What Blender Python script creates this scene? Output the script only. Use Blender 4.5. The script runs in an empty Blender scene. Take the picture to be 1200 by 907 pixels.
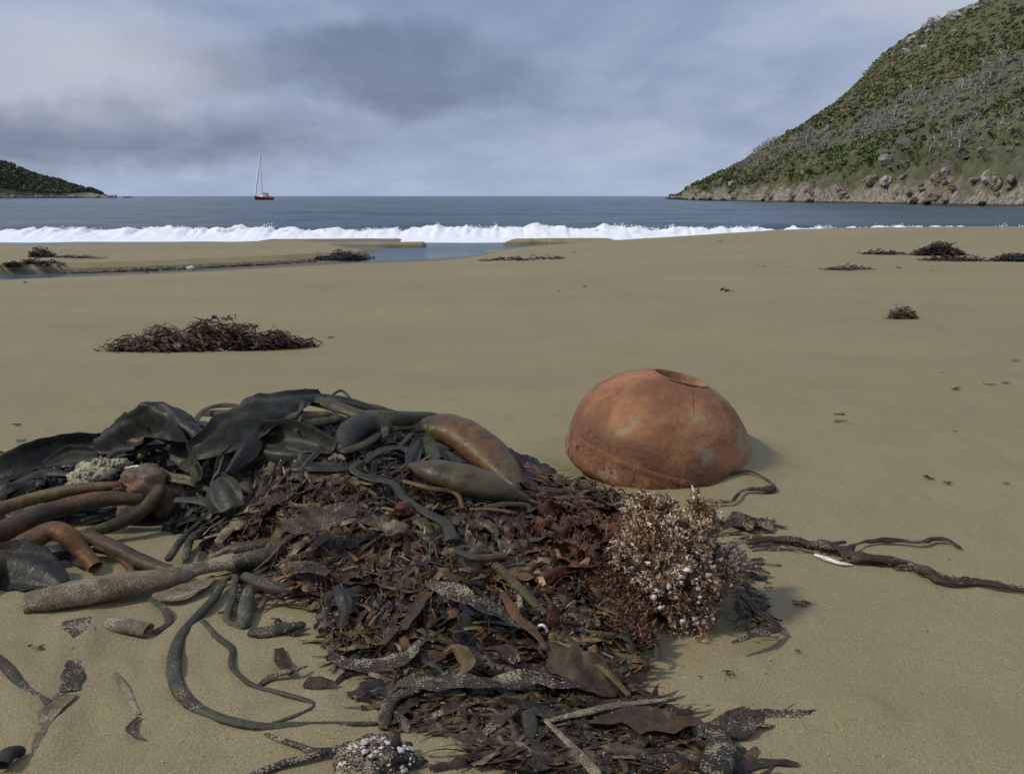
import bpy, math, random
import numpy as np
from mathutils import Vector, Matrix, noise as mnoise

R = math.radians
random.seed(7)
rng = np.random.default_rng(11)
scene = bpy.context.scene
col = scene.collection

# ------------------------------------------------------------------ camera
CAMZ, FPX, CX, CY, HORIZ = 0.80, 1150.0, 600.0, 453.5, 230.0
PITCH = math.atan((CY - HORIZ) / FPX)
SEA = -0.80
cam_d = bpy.data.cameras.new('camera')
cam_d.sensor_width = 36.0
cam_d.lens = 36.0 * FPX / 1200.0
cam_d.clip_start, cam_d.clip_end = 0.05, 60000.0
cam = bpy.data.objects.new('camera', cam_d)
cam.location = (0, 0, CAMZ)
cam.rotation_euler = (R(90) - PITCH, 0, 0)
col.objects.link(cam)
scene.camera = cam

# ------------------------------------------------------------------ view
vs = scene.view_settings
vs.view_transform = 'Standard'; vs.look = 'None'; vs.gamma = 1.0; vs.exposure = 0.16
vs.use_curve_mapping = False

# ------------------------------------------------------------------ sun
SUN_EL, SUN_AZ = 46.0, -102.0          # azimuth measured from +Y (view direction), negative = left
sd = Vector((math.sin(R(SUN_AZ)) * math.cos(R(SUN_EL)), math.cos(R(SUN_AZ)) * math.cos(R(SUN_EL)), math.sin(R(SUN_EL))))
sun_d = bpy.data.lights.new('sun', 'SUN')
sun_d.energy = 2.1
sun_d.angle = R(7)
sun_d.color = (1.0, 0.93, 0.80)
sun = bpy.data.objects.new('sun', sun_d)
sun.rotation_euler = (-sd).to_track_quat('-Z', 'Y').to_euler()
sun.location = (-20, 5, 30)
col.objects.link(sun)


# ------------------------------------------------------------------ node helpers
class NT:
    def __init__(s, nt):
        s.nt = nt
    def n(s, typ, props=None, **ins):
        nd = s.nt.nodes.new(typ)
        for k, v in (props or {}).items():
            setattr(nd, k, v)
        for k, v in ins.items():
            s.put(nd, k, v)
        return nd
    def put(s, nd, k, v):
        if k.startswith('i') and k[1:].isdigit():
            sock = nd.inputs[int(k[1:])]
        else:
            sock = nd.inputs[k.replace('_', ' ')]
        if hasattr(v, 'is_output') or isinstance(v, bpy.types.NodeSocket):
            s.nt.links.new(v, sock)
        elif isinstance(v, bpy.types.Node):
            s.nt.links.new(v.outputs[0], sock)
        else:
            if isinstance(v, (tuple, list)) and len(v) == 3 and getattr(sock, 'type', '') == 'RGBA':
                v = (*v, 1.0)
            sock.default_value = v
    def math(s, op, a, b=0.0, c=None, clamp=False):
        nd = s.n('ShaderNodeMath', {'operation': op, 'use_clamp': clamp}, i0=a, i1=b)
        if c is not None:
            s.put(nd, 'i2', c)
        return nd.outputs[0]
    def mix(s, f, a, b, blend='MIX'):
        nd = s.n('ShaderNodeMix', {'data_type': 'RGBA', 'blend_type': blend})
        s.put(nd, 'i0', f); s.put(nd, 'i6', a); s.put(nd, 'i7', b)
        return nd.outputs[2]
    def rng(s, v, a, b, c=0.0, d=1.0, smooth=True):
        nd = s.n('ShaderNodeMapRange', {'interpolation_type': 'SMOOTHSTEP' if smooth else 'LINEAR'}, i0=v)
        for i, q in zip((1, 2, 3, 4), (a, b, c, d)):
            nd.inputs[i].default_value = q
        return nd.outputs[0]
    def noise(s, vec, scale, detail=4.0, rough=0.55, dist=0.0, col=False):
        nd = s.n('ShaderNodeTexNoise', None, Vector=vec, Scale=scale, Detail=detail, Roughness=rough, Distortion=dist)
        return nd.outputs[1 if col else 0]
    def mapping(s, vec, loc=(0, 0, 0), rot=(0, 0, 0), sc=(1, 1, 1)):
        return s.n('ShaderNodeMapping', None, Vector=vec, Location=loc, Rotation=rot, Scale=sc).outputs[0]


def material(name):
    m = bpy.data.materials.new(name)
    m.use_nodes = True
    nt = m.node_tree
    nt.nodes.clear()
    t = NT(nt)
    out = t.n('ShaderNodeOutputMaterial')
    bs = t.n('ShaderNodeBsdfPrincipled')
    nt.links.new(bs.outputs[0], out.inputs[0])
    return m, t, bs


def bump(t, bs, h, dist=0.002, strength=1.0):
    b = t.n('ShaderNodeBump', None, Strength=strength, Distance=dist, Height=h)
    t.put(bs, 'Normal', b.outputs[0])


# ------------------------------------------------------------------ world: broken cloud over a clear-sky base
def pix_dir(px, py):
    xc, yc = (px - CX) / FPX, -(py - CY) / FPX
    d = np.array([xc, math.cos(PITCH) + yc * math.sin(PITCH), -math.sin(PITCH) + yc * math.cos(PITCH)])
    return d / np.linalg.norm(d)

world = bpy.data.worlds.new('World')
scene.world = world
world.use_nodes = True
wt = world.node_tree
wt.nodes.clear()
w = NT(wt)
wo = w.n('ShaderNodeOutputWorld')
bg = w.n('ShaderNodeBackground', None, Strength=0.10)
wt.links.new(bg.outputs[0], wo.inputs[0])
sky = w.n('ShaderNodeTexSky', {'sky_type': 'NISHITA', 'sun_disc': False, 'sun_elevation': R(SUN_EL), 'sun_rotation': R(SUN_AZ)})
gen = w.n('ShaderNodeTexCoord').outputs['Generated']
sep = w.n('ShaderNodeSeparateXYZ', None, Vector=gen)
dz = w.math('MAXIMUM', sep.outputs[2], 0.0)
den = w.math('ADD', dz, 0.16)
pl = w.n('ShaderNodeCombineXYZ', None, X=w.math('DIVIDE', sep.outputs[0], den), Y=w.math('DIVIDE', sep.outputs[1], den), Z=0.0).outputs[0]
wav = w.n('ShaderNodeVectorMath', {'operation': 'MULTIPLY_ADD'}, i0=w.noise(gen, 7.0, 6, 0.6, col=True), i1=(0.16, 0.16, 0.10), i2=gen).outputs[0]
big = w.noise(w.mapping(pl, (1.3, 0.2, 0), (0, 0, 0.15), (0.80, 0.42, 1)), 1.0, 7, 0.52, 0.5)
fine = w.noise(w.mapping(pl, (4.1, 2.2, 3), (0, 0, 0.2), (2.0, 1.25, 1)), 1.0, 6, 0.6, 0.3)
def lobe(px, py, ax, az, lo, hi):
    d0 = pix_dir(px, py)
    v = w.n('ShaderNodeVectorMath', {'operation': 'SUBTRACT'}, i0=wav, i1=tuple(d0 + np.array([0.08, 0.08, 0.05]))).outputs[0]
    v = w.n('ShaderNodeVectorMath', {'operation': 'MULTIPLY'}, i0=v, i1=(1 / ax, 1 / (2.5 * ax), 1 / az)).outputs[0]
    ln = w.n('ShaderNodeVectorMath', {'operation': 'LENGTH'}, i0=v).outputs['Value']
    return w.rng(ln, lo, hi, 1.0, 0.0)
mean = w.rng(w.math('ADD', w.math('MULTIPLY', big, 0.65), w.math('MULTIPLY', fine, 0.35)), 0.34, 0.66)
cloud = w.mix(mean, (1.95, 2.45, 3.95), (3.75, 4.30, 5.6))
hz = w.rng(sep.outputs[2], 0.0, 0.085)
cloud = w.mix(w.math('MULTIPLY', w.math('SUBTRACT', 1.0, hz), 0.72), cloud, w.mix(fine, (2.7, 3.65, 5.7), (4.5, 5.4, 6.9)))
dk = w.math('MAXIMUM', w.math('MAXIMUM', lobe(520, 100, 0.15, 0.034, 0.45, 1.15), lobe(390, 70, 0.20, 0.03, 0.4, 1.3)), lobe(120, 155, 0.26, 0.036, 0.4, 1.25))
cloud = w.mix(w.math('MULTIPLY', dk, w.rng(fine, 0.3, 0.7, 0.95, 0.55)), cloud, (1.45, 1.75, 2.65))
br = w.math('MAXIMUM', lobe(90, 70, 0.16, 0.05, 0.1, 1.4), lobe(1110, 0, 0.10, 0.03, 0.1, 1.3))
cloud = w.mix(w.math('MULTIPLY', br, 0.6), cloud, (5.2, 5.5, 5.9))
zen = w.rng(sep.outputs[2], 0.2, 0.75, 1.0, 1.35)
cloud = w.mix(1.0, cloud, w.n('ShaderNodeCombineXYZ', None, X=zen, Y=zen, Z=zen).outputs[0], 'MULTIPLY')
skyc = w.mix(0.90, sky.outputs[0], cloud)
w.put(bg, 'Color', skyc)


# ------------------------------------------------------------------ numeric helpers
def _hash(ix, iy, iz, seed):
    n = (ix.astype(np.int64) * 374761393 + iy.astype(np.int64) * 668265263 + iz.astype(np.int64) * 1442695041 + seed * 974634777) & 0xFFFFFFFF
    n = ((n ^ (n >> 13)) * 1274126177) & 0xFFFFFFFF
    n = ((n ^ (n >> 16)) * 2246822519) & 0xFFFFFFFF
    return ((n ^ (n >> 15)) & 0xFFFFFF) / float(0xFFFFFF)

def vn(x, y, z=0.0, seed=0):
    x, y, z = np.broadcast_arrays(np.asarray(x, float), np.asarray(y, float), np.asarray(z, float))
    ix, iy, iz = np.floor(x), np.floor(y), np.floor(z)
    fx, fy, fz = x - ix, y - iy, z - iz
    fx, fy, fz = [f * f * f * (f * (f * 6 - 15) + 10) for f in (fx, fy, fz)]
    r = 0
    for a in (0, 1):
        for b in (0, 1):
            for c in (0, 1):
                wgt = (fx if a else 1 - fx) * (fy if b else 1 - fy) * (fz if c else 1 - fz)
                r = r + wgt * _hash(ix + a, iy + b, iz + c, seed)
    return r * 2 - 1

def fbm(x, y, z=0.0, o=4, seed=0, gain=0.5):
    r, a, f = 0, 1.0, 1.0
    for i in range(o):
        r = r + a * vn(np.asarray(x) * f, np.asarray(y) * f, np.asarray(z) * f, seed + i)
        a *= gain; f *= 2.03
    return r

def sstep(a, b, x):
    t = np.clip((x - a) / (b - a), 0, 1)
    return t * t * (3 - 2 * t)

def mesh_np(name, V, F, smooth=True, tint=None):
    V = np.asarray(V, float); F = np.asarray(F, np.int32)
    me = bpy.data.meshes.new(name)
    m, k = F.shape
    me.vertices.add(len(V)); me.vertices.foreach_set('co', V.ravel())
    me.loops.add(m * k); me.loops.foreach_set('vertex_index', F.ravel())
    me.polygons.add(m); me.polygons.foreach_set('loop_start', np.arange(0, m * k, k, dtype=np.int32))
    me.polygons.foreach_set('use_smooth', np.full(m, smooth))
    me.update(calc_edges=True)
    if tint is not None:
        a = me.color_attributes.new('tint', 'FLOAT_COLOR', 'POINT')
        t4 = np.ones((len(V), 4)); t4[:, :3] = tint
        a.data.foreach_set('color', t4.ravel())
    return me

def grid_faces(nu, nv, wrap=False):
    i = np.arange(nu - 1)[:, None]
    if wrap:
        j = np.arange(nv)[None, :]; j2 = (j + 1) % nv
    else:
        j = np.arange(nv - 1)[None, :]; j2 = j + 1
    return np.stack([i * nv + j, (i + 1) * nv + j, (i + 1) * nv + j2, i * nv + j2], -1).reshape(-1, 4)

def tag(o, label=None, cat=None, group=None, kind=None):
    if label: o['label'] = label
    if cat: o['category'] = cat
    if group: o['group'] = group
    if kind: o['kind'] = kind
    return o

def link(name, me, mat=None, parent=None, origin=None, **kw):
    """one mesh object; vertices are given in world space, the origin goes to the thing's base"""
    if origin is None and parent is None:
        n = len(me.vertices); co = np.empty(n * 3); me.vertices.foreach_get('co', co); co = co.reshape(-1, 3)
        origin = ((co[:, 0].min() + co[:, 0].max()) / 2, (co[:, 1].min() + co[:, 1].max()) / 2, co[:, 2].min())
    if parent is not None and origin is None:
        origin = parent.location
    me.transform(Matrix.Translation(-Vector(origin)))
    o = bpy.data.objects.new(name, me)
    if mat is not None:
        me.materials.append(mat)
    col.objects.link(o)
    if parent is not None:
        o.parent = parent
    else:
        o.location = origin
    return tag(o, **kw)

def empty(name, loc, label, cat, group=None):
    o = bpy.data.objects.new(name, None)
    o.location = loc; o.empty_display_size = 0.1
    col.objects.link(o)
    return tag(o, label, cat, group)

def instance(src, loc, rz=0.0, sc=1.0, rot=None, **kw):
    c = src.copy()
    col.objects.link(c)
    c.location = loc
    c.rotation_euler = rot if rot is not None else (0, 0, rz)
    c.scale = sc if isinstance(sc, tuple) else (sc, sc, sc)
    return tag(c, **kw)


# ------------------------------------------------------------------ terrain functions
def pray(px, py):
    px, py = np.asarray(px, float), np.asarray(py, float)
    xc, yc = (px - CX) / FPX, -(py - CY) / FPX
    return np.stack([xc, math.cos(PITCH) + yc * math.sin(PITCH), -math.sin(PITCH) + yc * math.cos(PITCH)], -1)

def P(px, py, z=0.0):
    """point where the line of sight through a photo pixel meets the level z"""
    d = pray(px, py)
    t = (z - CAMZ) / d[..., 2]
    return np.array([0, 0, CAMZ]) + d * t[..., None] if d.ndim > 1 else np.array([0, 0, CAMZ]) + d * t

def px_scale(p):
    p = np.asarray(p)
    return (p[..., 1] * math.cos(PITCH) + (CAMZ - p[..., 2]) * math.sin(PITCH)) / FPX     # metres per photo pixel

def xy_line(pts, z=SEA):
    q = np.array([P(a, b, z) for a, b in pts])
    q = q[np.argsort(q[:, 0])]
    return q[:, 0], q[:, 1]

NEAR_X, NEAR_Y = xy_line([(-260, 349), (0, 331), (70, 326), (200, 319.5), (300, 314.5), (440, 306), (520, 303), (560, 299), (605, 293)])
SC_X, SC_Y = xy_line([(-260, 331), (0, 322.5), (70, 321), (200, 316.5), (300, 312), (380, 307), (446, 303)])
TIPX = SC_X[-1]

def G_base(x, y):
    x, y = np.broadcast_arrays(np.asarray(x, float), np.asarray(y, float))
    # right-hand body of sand: falls gently to a low berm, then to the sea
    wob = 0.25 * vn(x * 0.35, y * 0.35, 0, 5)
    zc = np.interp(x, [-3, 0, 1.5, 3, 6, 9, 12, 18, 40], [-0.86, -0.82, -0.78, -0.70, -0.53, -0.33, -0.26, -0.21, -0.15])
    ne = np.interp(x, NEAR_X, NEAR_Y)
    wr = sstep(-1.2, 1.6, x)
    yend = ne * (1 - wr) + 34.0 * wr + wob
    zend = -0.80 * (1 - wr) + zc * wr
    t = np.clip((y - 4.5) / (yend - 4.5), 0, 4)
    z = np.where(t <= 1, zend * np.minimum(t, 1) ** 1.15, zend - (y - yend) * (0.10 * (1 - wr) + 0.09 * wr))
    # channel floor, kept just damp between the pool on the left and the open mouth
    floor = np.interp(x, [-9.9, -8.9, -4.2, -3.0], [-0.93, -0.745, -0.745, -0.97])
    z = np.where((y > yend - 0.4) & (x < 1.0), np.maximum(z, floor - (y - yend).clip(0) * np.where(x > -3.4, 0.01, 0.0)), z)
    # sand bank beyond the channel with a small cut edge
    sc = np.interp(x, SC_X, SC_Y) + 0.10 * vn(x * 2.2, 0, 0, 8) + 0.05 * vn(x * 6.2, 0, 0, 9)
    right = TIPX - 0.42 * (y - 25.2).clip(0) + 0.25 * vn(y * 1.3, 3, 0, 10)
    zb = np.interp(y - sc, [0, 0.10, 1.5, 10.5, 14.0, 17], [-0.98, -0.60, -0.57, -0.62, -0.81, -1.1])
    edge = sstep(0.0, 0.25, right - x)
    zb = zb * edge + (-1.0) * (1 - edge)
    z = np.where(y > sc, np.maximum(z, zb), z)
    # thin remnant ledges in the mouth
    lx, ly = x - P(440, 290, SEA)[0], y - P(440, 290.5, SEA)[1]
    lh = (1 - sstep(1.75, 1.9, np.abs(lx + 0.2) + 0.12 * vn(y * 3, 0, 0, 3))) * sstep(0, 0.12, ly + 0.10 * vn(x * 3, 1, 0, 4)) * (1 - sstep(0.5, 1.1, ly))
    z = np.maximum(z, -0.97 + 0.33 * lh)
    l2 = P(660, 287.5, SEA)
    lh2 = sstep(0, 0.15, (y - l2[1]) + 0.05 * (x - l2[0]) + 0.12 * vn(x * 2.2, 4, 0, 6)) * (1 - sstep(1.5, 2.6, np.abs(x - l2[0]))) * (1 - sstep(1.0, 2.2, y - l2[1]))
    z = np.maximum(z, -0.98 + 0.37 * lh2)
    l3 = P(572, 300, SEA)
    lh3 = sstep(0, 0.1, (y - l3[1]) + 0.1 * vn(x * 4, 9, 0, 6)) * (1 - sstep(0.25, 0.6, np.abs(x - l3[0] - 0.25))) * (1 - sstep(0.8, 1.6, y - l3[1]))
    z = np.maximum(z, -0.98 + 0.30 * lh3)
    return z

FLOAT_C = P(771, 535, 0.0)
def scour(x, y):
    dx = x - FLOAT_C[0]; rr = np.hypot(dx, y - FLOAT_C[1])
    up = 0.056 * np.exp(-((rr - 0.27) / 0.10) ** 2) * sstep(-0.16, 0.26, dx)
    dn = 0.012 * np.exp(-((rr - 0.30) / 0.06) ** 2) * sstep(0.1, -0.3, dx)
    return np.where(rr < 0.8, up - dn + .007 * vn(x * 11, y * 11, 0, 47) * np.exp(-((rr - .33) / .08) ** 2), 0.0)

def G_noise(x, y):
    x, y = np.asarray(x, float), np.asarray(y, float)
    z = 0.004 * fbm(x * 1.6, y * 1.6, 0, 3, 21) + 0.010 * vn(x * 0.45, y * 0.45, 0, 22)
    z = z + scour(x, y)
    return z + np.where((y < 3.9) & (np.abs(x) < 2.4), 0.0035 * fbm(x * 7, y * 7, 0, 2, 35), 0.0)

# strands that lie half sunk in the sand push up a small bank along their sides
SUNK = [
    [(262, 692), (236, 722), (212, 748), (204, 790), (214, 820), (246, 845), (300, 858), (352, 858), (436, 855)],
    [(238, 736), (266, 757), (274, 790), (298, 812), (366, 830)],
    [(-10, 770), (8, 790), (30, 815), (60, 831)],
    [(94, 732), (84, 770), (82, 805), (60, 840), (42, 884)],
    [(130, 788), (150, 820), (166, 845)],
    [(40, 712), (100, 696), (180, 684)],
    [(760, 850), (850, 846), (1010, 836)],
]
SUNK_P = [np.array([P(a, b)[:2] for a, b in s]) for s in SUNK]

def seg_dist(x, y, poly):
    best = np.full(np.shape(x), 9.0)
    for a, b in zip(poly[:-1], poly[1:]):
        ab = b - a
        t = np.clip(((x - a[0]) * ab[0] + (y - a[1]) * ab[1]) / (ab @ ab), 0, 1)
        best = np.minimum(best, np.hypot(x - a[0] - t * ab[0], y - a[1] - t * ab[1]))
    return best

# the heap of kelp: a height field through points read off the photograph
PILE = [(-60, 550, .05), (0, 546, .05), (60, 531, .08), (130, 513, .13), (190, 490, .18), (240, 477, .21), (300, 470, .235), (360, 463, .25), (420, 470, .23),
        (500, 487, .19), (560, 512, .13), (610, 548, .06), (660, 568, .03), (720, 590, .03),
        (-40, 590, .05), (0, 590, .06), (80, 570, .07), (160, 560, .09), (250, 545, .13), (330, 530, .19), (420, 530, .18), (500, 540, .155), (570, 560, .12), (640, 592, .06), (700, 606, .05),
        (50, 640, .01), (180, 630, .01), (280, 612, .06), (360, 600, .10), (450, 600, .11), (540, 610, .10), (620, 640, .085), (690, 645, .08), (740, 660, .05),
        (100, 700, .0), (220, 690, .0), (300, 690, .012), (400, 680, .04), (500, 690, .05), (600, 690, .05), (680, 700, .05), (760, 720, .04),
        (200, 760, .0), (330, 760, .0), (420, 770, .012), (520, 760, .025), (620, 760, .03), (700, 770, .02),
        (300, 840, .0), (450, 840, .003), (560, 830, .012), (680, 840, .012), (800, 850, .01), (900, 850, .0)]
_pp = np.array([np.append(P(a, b, z)[:2], z) for a, b, z in PILE])
_gx = np.linspace(-2.2, 1.6, 190); _gy = np.linspace(0.9, 3.7, 140)
_XX, _YY = np.meshgrid(_gx, _gy, indexing='ij')
_w = np.exp(-((_XX[..., None] - _pp[:, 0]) ** 2 + (_YY[..., None] - _pp[:, 1]) ** 2) / (2 * 0.085 ** 2))
PILE_G = (_w * _pp[:, 2]).sum(-1) / (_w.sum(-1) + 0.06)

def bilin(x, y, Gd):
    u = (np.asarray(x) - _gx[0]) / (_gx[1] - _gx[0]); v = (np.asarray(y) - _gy[0]) / (_gy[1] - _gy[0])
    ok = (u >= 0) & (u < len(_gx) - 1.01) & (v >= 0) & (v < len(_gy) - 1.01)
    u = np.clip(u, 0, len(_gx) - 1.01); v = np.clip(v, 0, len(_gy) - 1.01)
    i, j = u.astype(int), v.astype(int); a, b = u - i, v - j
    r = Gd[i, j] * (1 - a) * (1 - b) + Gd[i + 1, j] * a * (1 - b) + Gd[i, j + 1] * (1 - a) * b + Gd[i + 1, j + 1] * a * b
    return np.where(ok, r, 0.0)

def pile(x, y):
    return bilin(x, y, PILE_G)

TS = np.concatenate([np.linspace(1.0, 4.5, 420), np.geomspace(4.52, 120, 420)])
def hit(px, py, off=0.0, use_pile=True):
    """first point of the line of sight on the sand (or on the heap), raised by off"""
    px = np.atleast_1d(np.asarray(px, float)); py = np.atleast_1d(np.asarray(py, float))
    off = np.broadcast_to(np.asarray(off, float), px.shape)
    out = np.zeros((len(px), 3))
    for c in range(0, len(px), 200):
        d = pray(px[c:c + 200], py[c:c + 200])
        pts = np.array([0, 0, CAMZ]) + d[:, None, :] * TS[None, :, None]
        h = G_base(pts[..., 0], pts[..., 1]) + off[c:c + 200, None]
        if use_pile:
            h = h + pile(pts[..., 0], pts[..., 1])
        df = pts[..., 2] - h
        k = np.argmax(df < 0, axis=1); k = np.clip(k, 1, None)
        r = np.arange(len(k)); a, b = df[r, k - 1], df[r, k]
        t = TS[k - 1] + (TS[k] - TS[k - 1]) * np.clip(a / (a - b + 1e-12), 0, 1)
        out[c:c + 200] = np.array([0, 0, CAMZ]) + d * t[:, None]
    out[:, 2] += G_noise(out[:, 0], out[:, 1])
    return out


# ------------------------------------------------------------------ materials of the setting
def m_sand():
    m, t, b = material('damp_sand')
    co = t.n('ShaderNodeNewGeometry').outputs['Position']
    grain = t.noise(co, 420.0, 2, 0.7)
    g2 = t.noise(co, 150.0, 3, 0.7)
    mid = t.noise(co, 2.2, 6, 0.6)
    big = t.noise(t.mapping(co, sc=(0.25, 0.5, 1)), 1.0, 4, 0.5)
    c = t.mix(t.rng(grain, 0.32, 0.68), (0.148, 0.120, 0.060), (0.345, 0.290, 0.154))
    c = t.mix(t.rng(g2, 0.62, 0.75), c, (0.48, 0.42, 0.30))
    c = t.mix(t.math('MULTIPLY', t.rng(g2, 0.36, 0.24), 0.6), c, (0.075, 0.062, 0.042))
    c = t.mix(t.math('MULTIPLY', t.rng(mid, 0.35, 0.70), 0.32), c, (0.182, 0.148, 0.070))
    c = t.mix(t.math('MULTIPLY', t.rng(big, 0.35, 0.65), 0.25), c, (0.325, 0.272, 0.136))
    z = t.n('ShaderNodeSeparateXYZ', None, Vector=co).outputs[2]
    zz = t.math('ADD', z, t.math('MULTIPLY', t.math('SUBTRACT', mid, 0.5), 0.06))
    wet = t.rng(zz, -0.675, -0.74)  # wet sand near the water; the tone also paints shade on ledge faces
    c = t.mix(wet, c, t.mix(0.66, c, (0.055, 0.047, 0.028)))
    t.put(b, 'Base Color', c)
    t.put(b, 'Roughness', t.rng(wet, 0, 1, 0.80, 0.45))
    b.inputs['Specular IOR Level'].default_value = 0.35
    h = t.math('ADD', t.math('MULTIPLY', grain, 0.55), t.math('ADD', g2, t.math('MULTIPLY', t.noise(co, 30.0, 4, 0.6), 1.6)))
    bump(t, b, h, 0.0028, 0.75)
    return m

def m_sea():
    m, t, b = material('sea_water')
    co = t.n('ShaderNodeNewGeometry').outputs['Position']
    n1 = t.noise(t.mapping(co, sc=(0.35, 0.8, 1)), 1.0, 5, 0.62, 0.3)
    n2 = t.noise(t.mapping(co, sc=(0.03, 0.10, 1)), 1.0, 5, 0.6)
    n3 = t.noise(t.mapping(co, sc=(1.6, 3.0, 1)), 1.0, 4, 0.6)
    c = t.mix(t.rng(n2, 0.35, 0.7), (0.042, 0.074, 0.094), (0.076, 0.114, 0.134))
    t.put(b, 'Base Color', c)
    b.inputs['Roughness'].default_value = 0.22
    b.inputs['IOR'].default_value = 1.333
    y = t.n('ShaderNodeSeparateXYZ', None, Vector=co).outputs[1]
    calm = t.rng(y, 28.0, 37.0, 0.06, 1.0)
    h = t.math('ADD', t.math('MULTIPLY', n1, 0.42), t.math('ADD', t.math('MULTIPLY', n2, 0.8), t.math('MULTIPLY', n3, 0.20)))
    bump(t, b, t.math('MULTIPLY', h, calm), 1.0, 1.0)
    return m

def m_foam():
    m, t, b = material('sea_foam')
    co = t.n('ShaderNodeNewGeometry').outputs['Position']
    n = t.noise(co, 5.0, 6, 0.65)
    t.put(b, 'Base Color', t.mix(t.rng(n, 0.30, 0.62), (0.80, 0.85, 0.88), (0.93, 0.94, 0.95)))
    b.inputs['Roughness'].default_value = 0.75
    bump(t, b, t.noise(co, 11.0, 6, 0.7), 0.035, 1.0)
    return m

def m_tint(name, rough=0.7, var=0.35, scale=3.0, spec=0.3, bmp=0.0, trans=0.0):
    m, t, b = material(name)
    a = t.n('ShaderNodeAttribute', {'attribute_name': 'tint'}).outputs[0]
    co = t.n('ShaderNodeNewGeometry').outputs['Position']
    n = t.noise(co, scale, 4, 0.6)
    f = t.rng(n, 0.3, 0.7, 1 - var, 1 + var)
    t.put(b, 'Base Color', t.mix(1.0, a, t.n('ShaderNodeCombineXYZ', None, X=f, Y=f, Z=f).outputs[0], 'MULTIPLY'))
    b.inputs['Roughness'].default_value = rough
    b.inputs['Specular IOR Level'].default_value = spec
    if bmp:
        bump(t, b, n, bmp)
    return m

M_SAND, M_SEA, M_FOAM = m_sand(), m_sea(), m_foam()


# ------------------------------------------------------------------ the beach: one sheet of sand
def spaced(lo, hi, dlo, dhi, step, grow, mx):
    """even fine steps inside [dlo, dhi], growing steps outside"""
    mid = list(np.arange(dlo, dhi, step))
    a, s, up = dhi, step, []
    while a < hi:
        up.append(a); s = min(s * grow, mx(a)); a += s
    a, s, dn = dlo, step, []
    while a > lo:
        s = min(s * grow, mx(a)); a -= s; dn.append(a)
    return np.array(dn[::-1] + mid + up)

gx = spaced(-140, 75.0, -1.55, 1.55, 0.016, 1.04, lambda a: 0.25 if abs(a) < 14 else 4.0)
gy = spaced(-25, 60, 1.10, 3.4, 0.016, 1.03, lambda a: 0.12 if 0 < a < 36 else 2.0)
XX, YY = np.meshgrid(gx, gy, indexing='ij')
ZZ = G_base(XX, YY)
ZZ += G_noise(XX, YY)
near = (YY < 3.9) & (np.abs(XX) < 2.4)
zn = np.zeros_like(ZZ)
xn, yn = XX[near], YY[near]
rough = 0.0016 * fbm(xn * 28, yn * 28, 0, 3, 31)
bank = np.zeros_like(xn)
for pl_ in SUNK_P:
    dd = seg_dist(xn, yn, pl_)
    bank = np.maximum(bank, np.exp(-((dd - 0.022) / 0.024) ** 2) * (0.008 + 0.006 * vn(xn * 14, yn * 14, 0, 44)))
zn[near] = rough + bank
ZZ += zn
me = mesh_np('beach', np.stack([XX, YY, ZZ], -1).reshape(-1, 3), grid_faces(len(gx), len(gy)))
me.flip_normals() if me.polygons[0].normal.z < 0 else None
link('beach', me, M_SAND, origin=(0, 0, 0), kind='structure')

# ------------------------------------------------------------------ the sea
sx = np.concatenate([-np.geomspace(9000, 122, 40), np.arange(-120, 120.1, 1.2), np.geomspace(122, 9000, 40)])
sy = np.concatenate([np.arange(12, 35, 1.0), np.arange(35, 80, 0.28), 80 * 1.0085 ** np.arange(0, 254), np.geomspace(700, 26000, 40)])
SX, SY = np.meshgrid(sx, sy, indexing='ij')
amp = sstep(38, 50, SY) * (1 - sstep(300, 900, SY))
SZ = SEA + amp * (0.07 * fbm(SX * 0.22, SY * 0.5, 0, 3, 51) + 0.10 * vn(SX * 0.05, SY * 0.16, 0, 55))
for yc_, a_, wd in ((50.5, 0.30, 1.8), (66, 0.20, 2.6), (92, 0.20, 3.5), (140, 0.22, 5)):
    wx = yc_ + 3.0 * vn(SX * 0.03, yc_, 0, 61)
    SZ += a_ * (0.65 + 0.35 * vn(SX * 0.06, yc_, 0, 62)) * np.exp(-((SY - wx) / wd) ** 2)
me = mesh_np('sea', np.stack([SX, SY, SZ], -1).reshape(-1, 3), grid_faces(len(sx), len(sy)))
me.flip_normals() if me.polygons[0].normal.z < 0 else None
link('sea', me, M_SEA, origin=(0, 0, 0), kind='structure')

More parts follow.
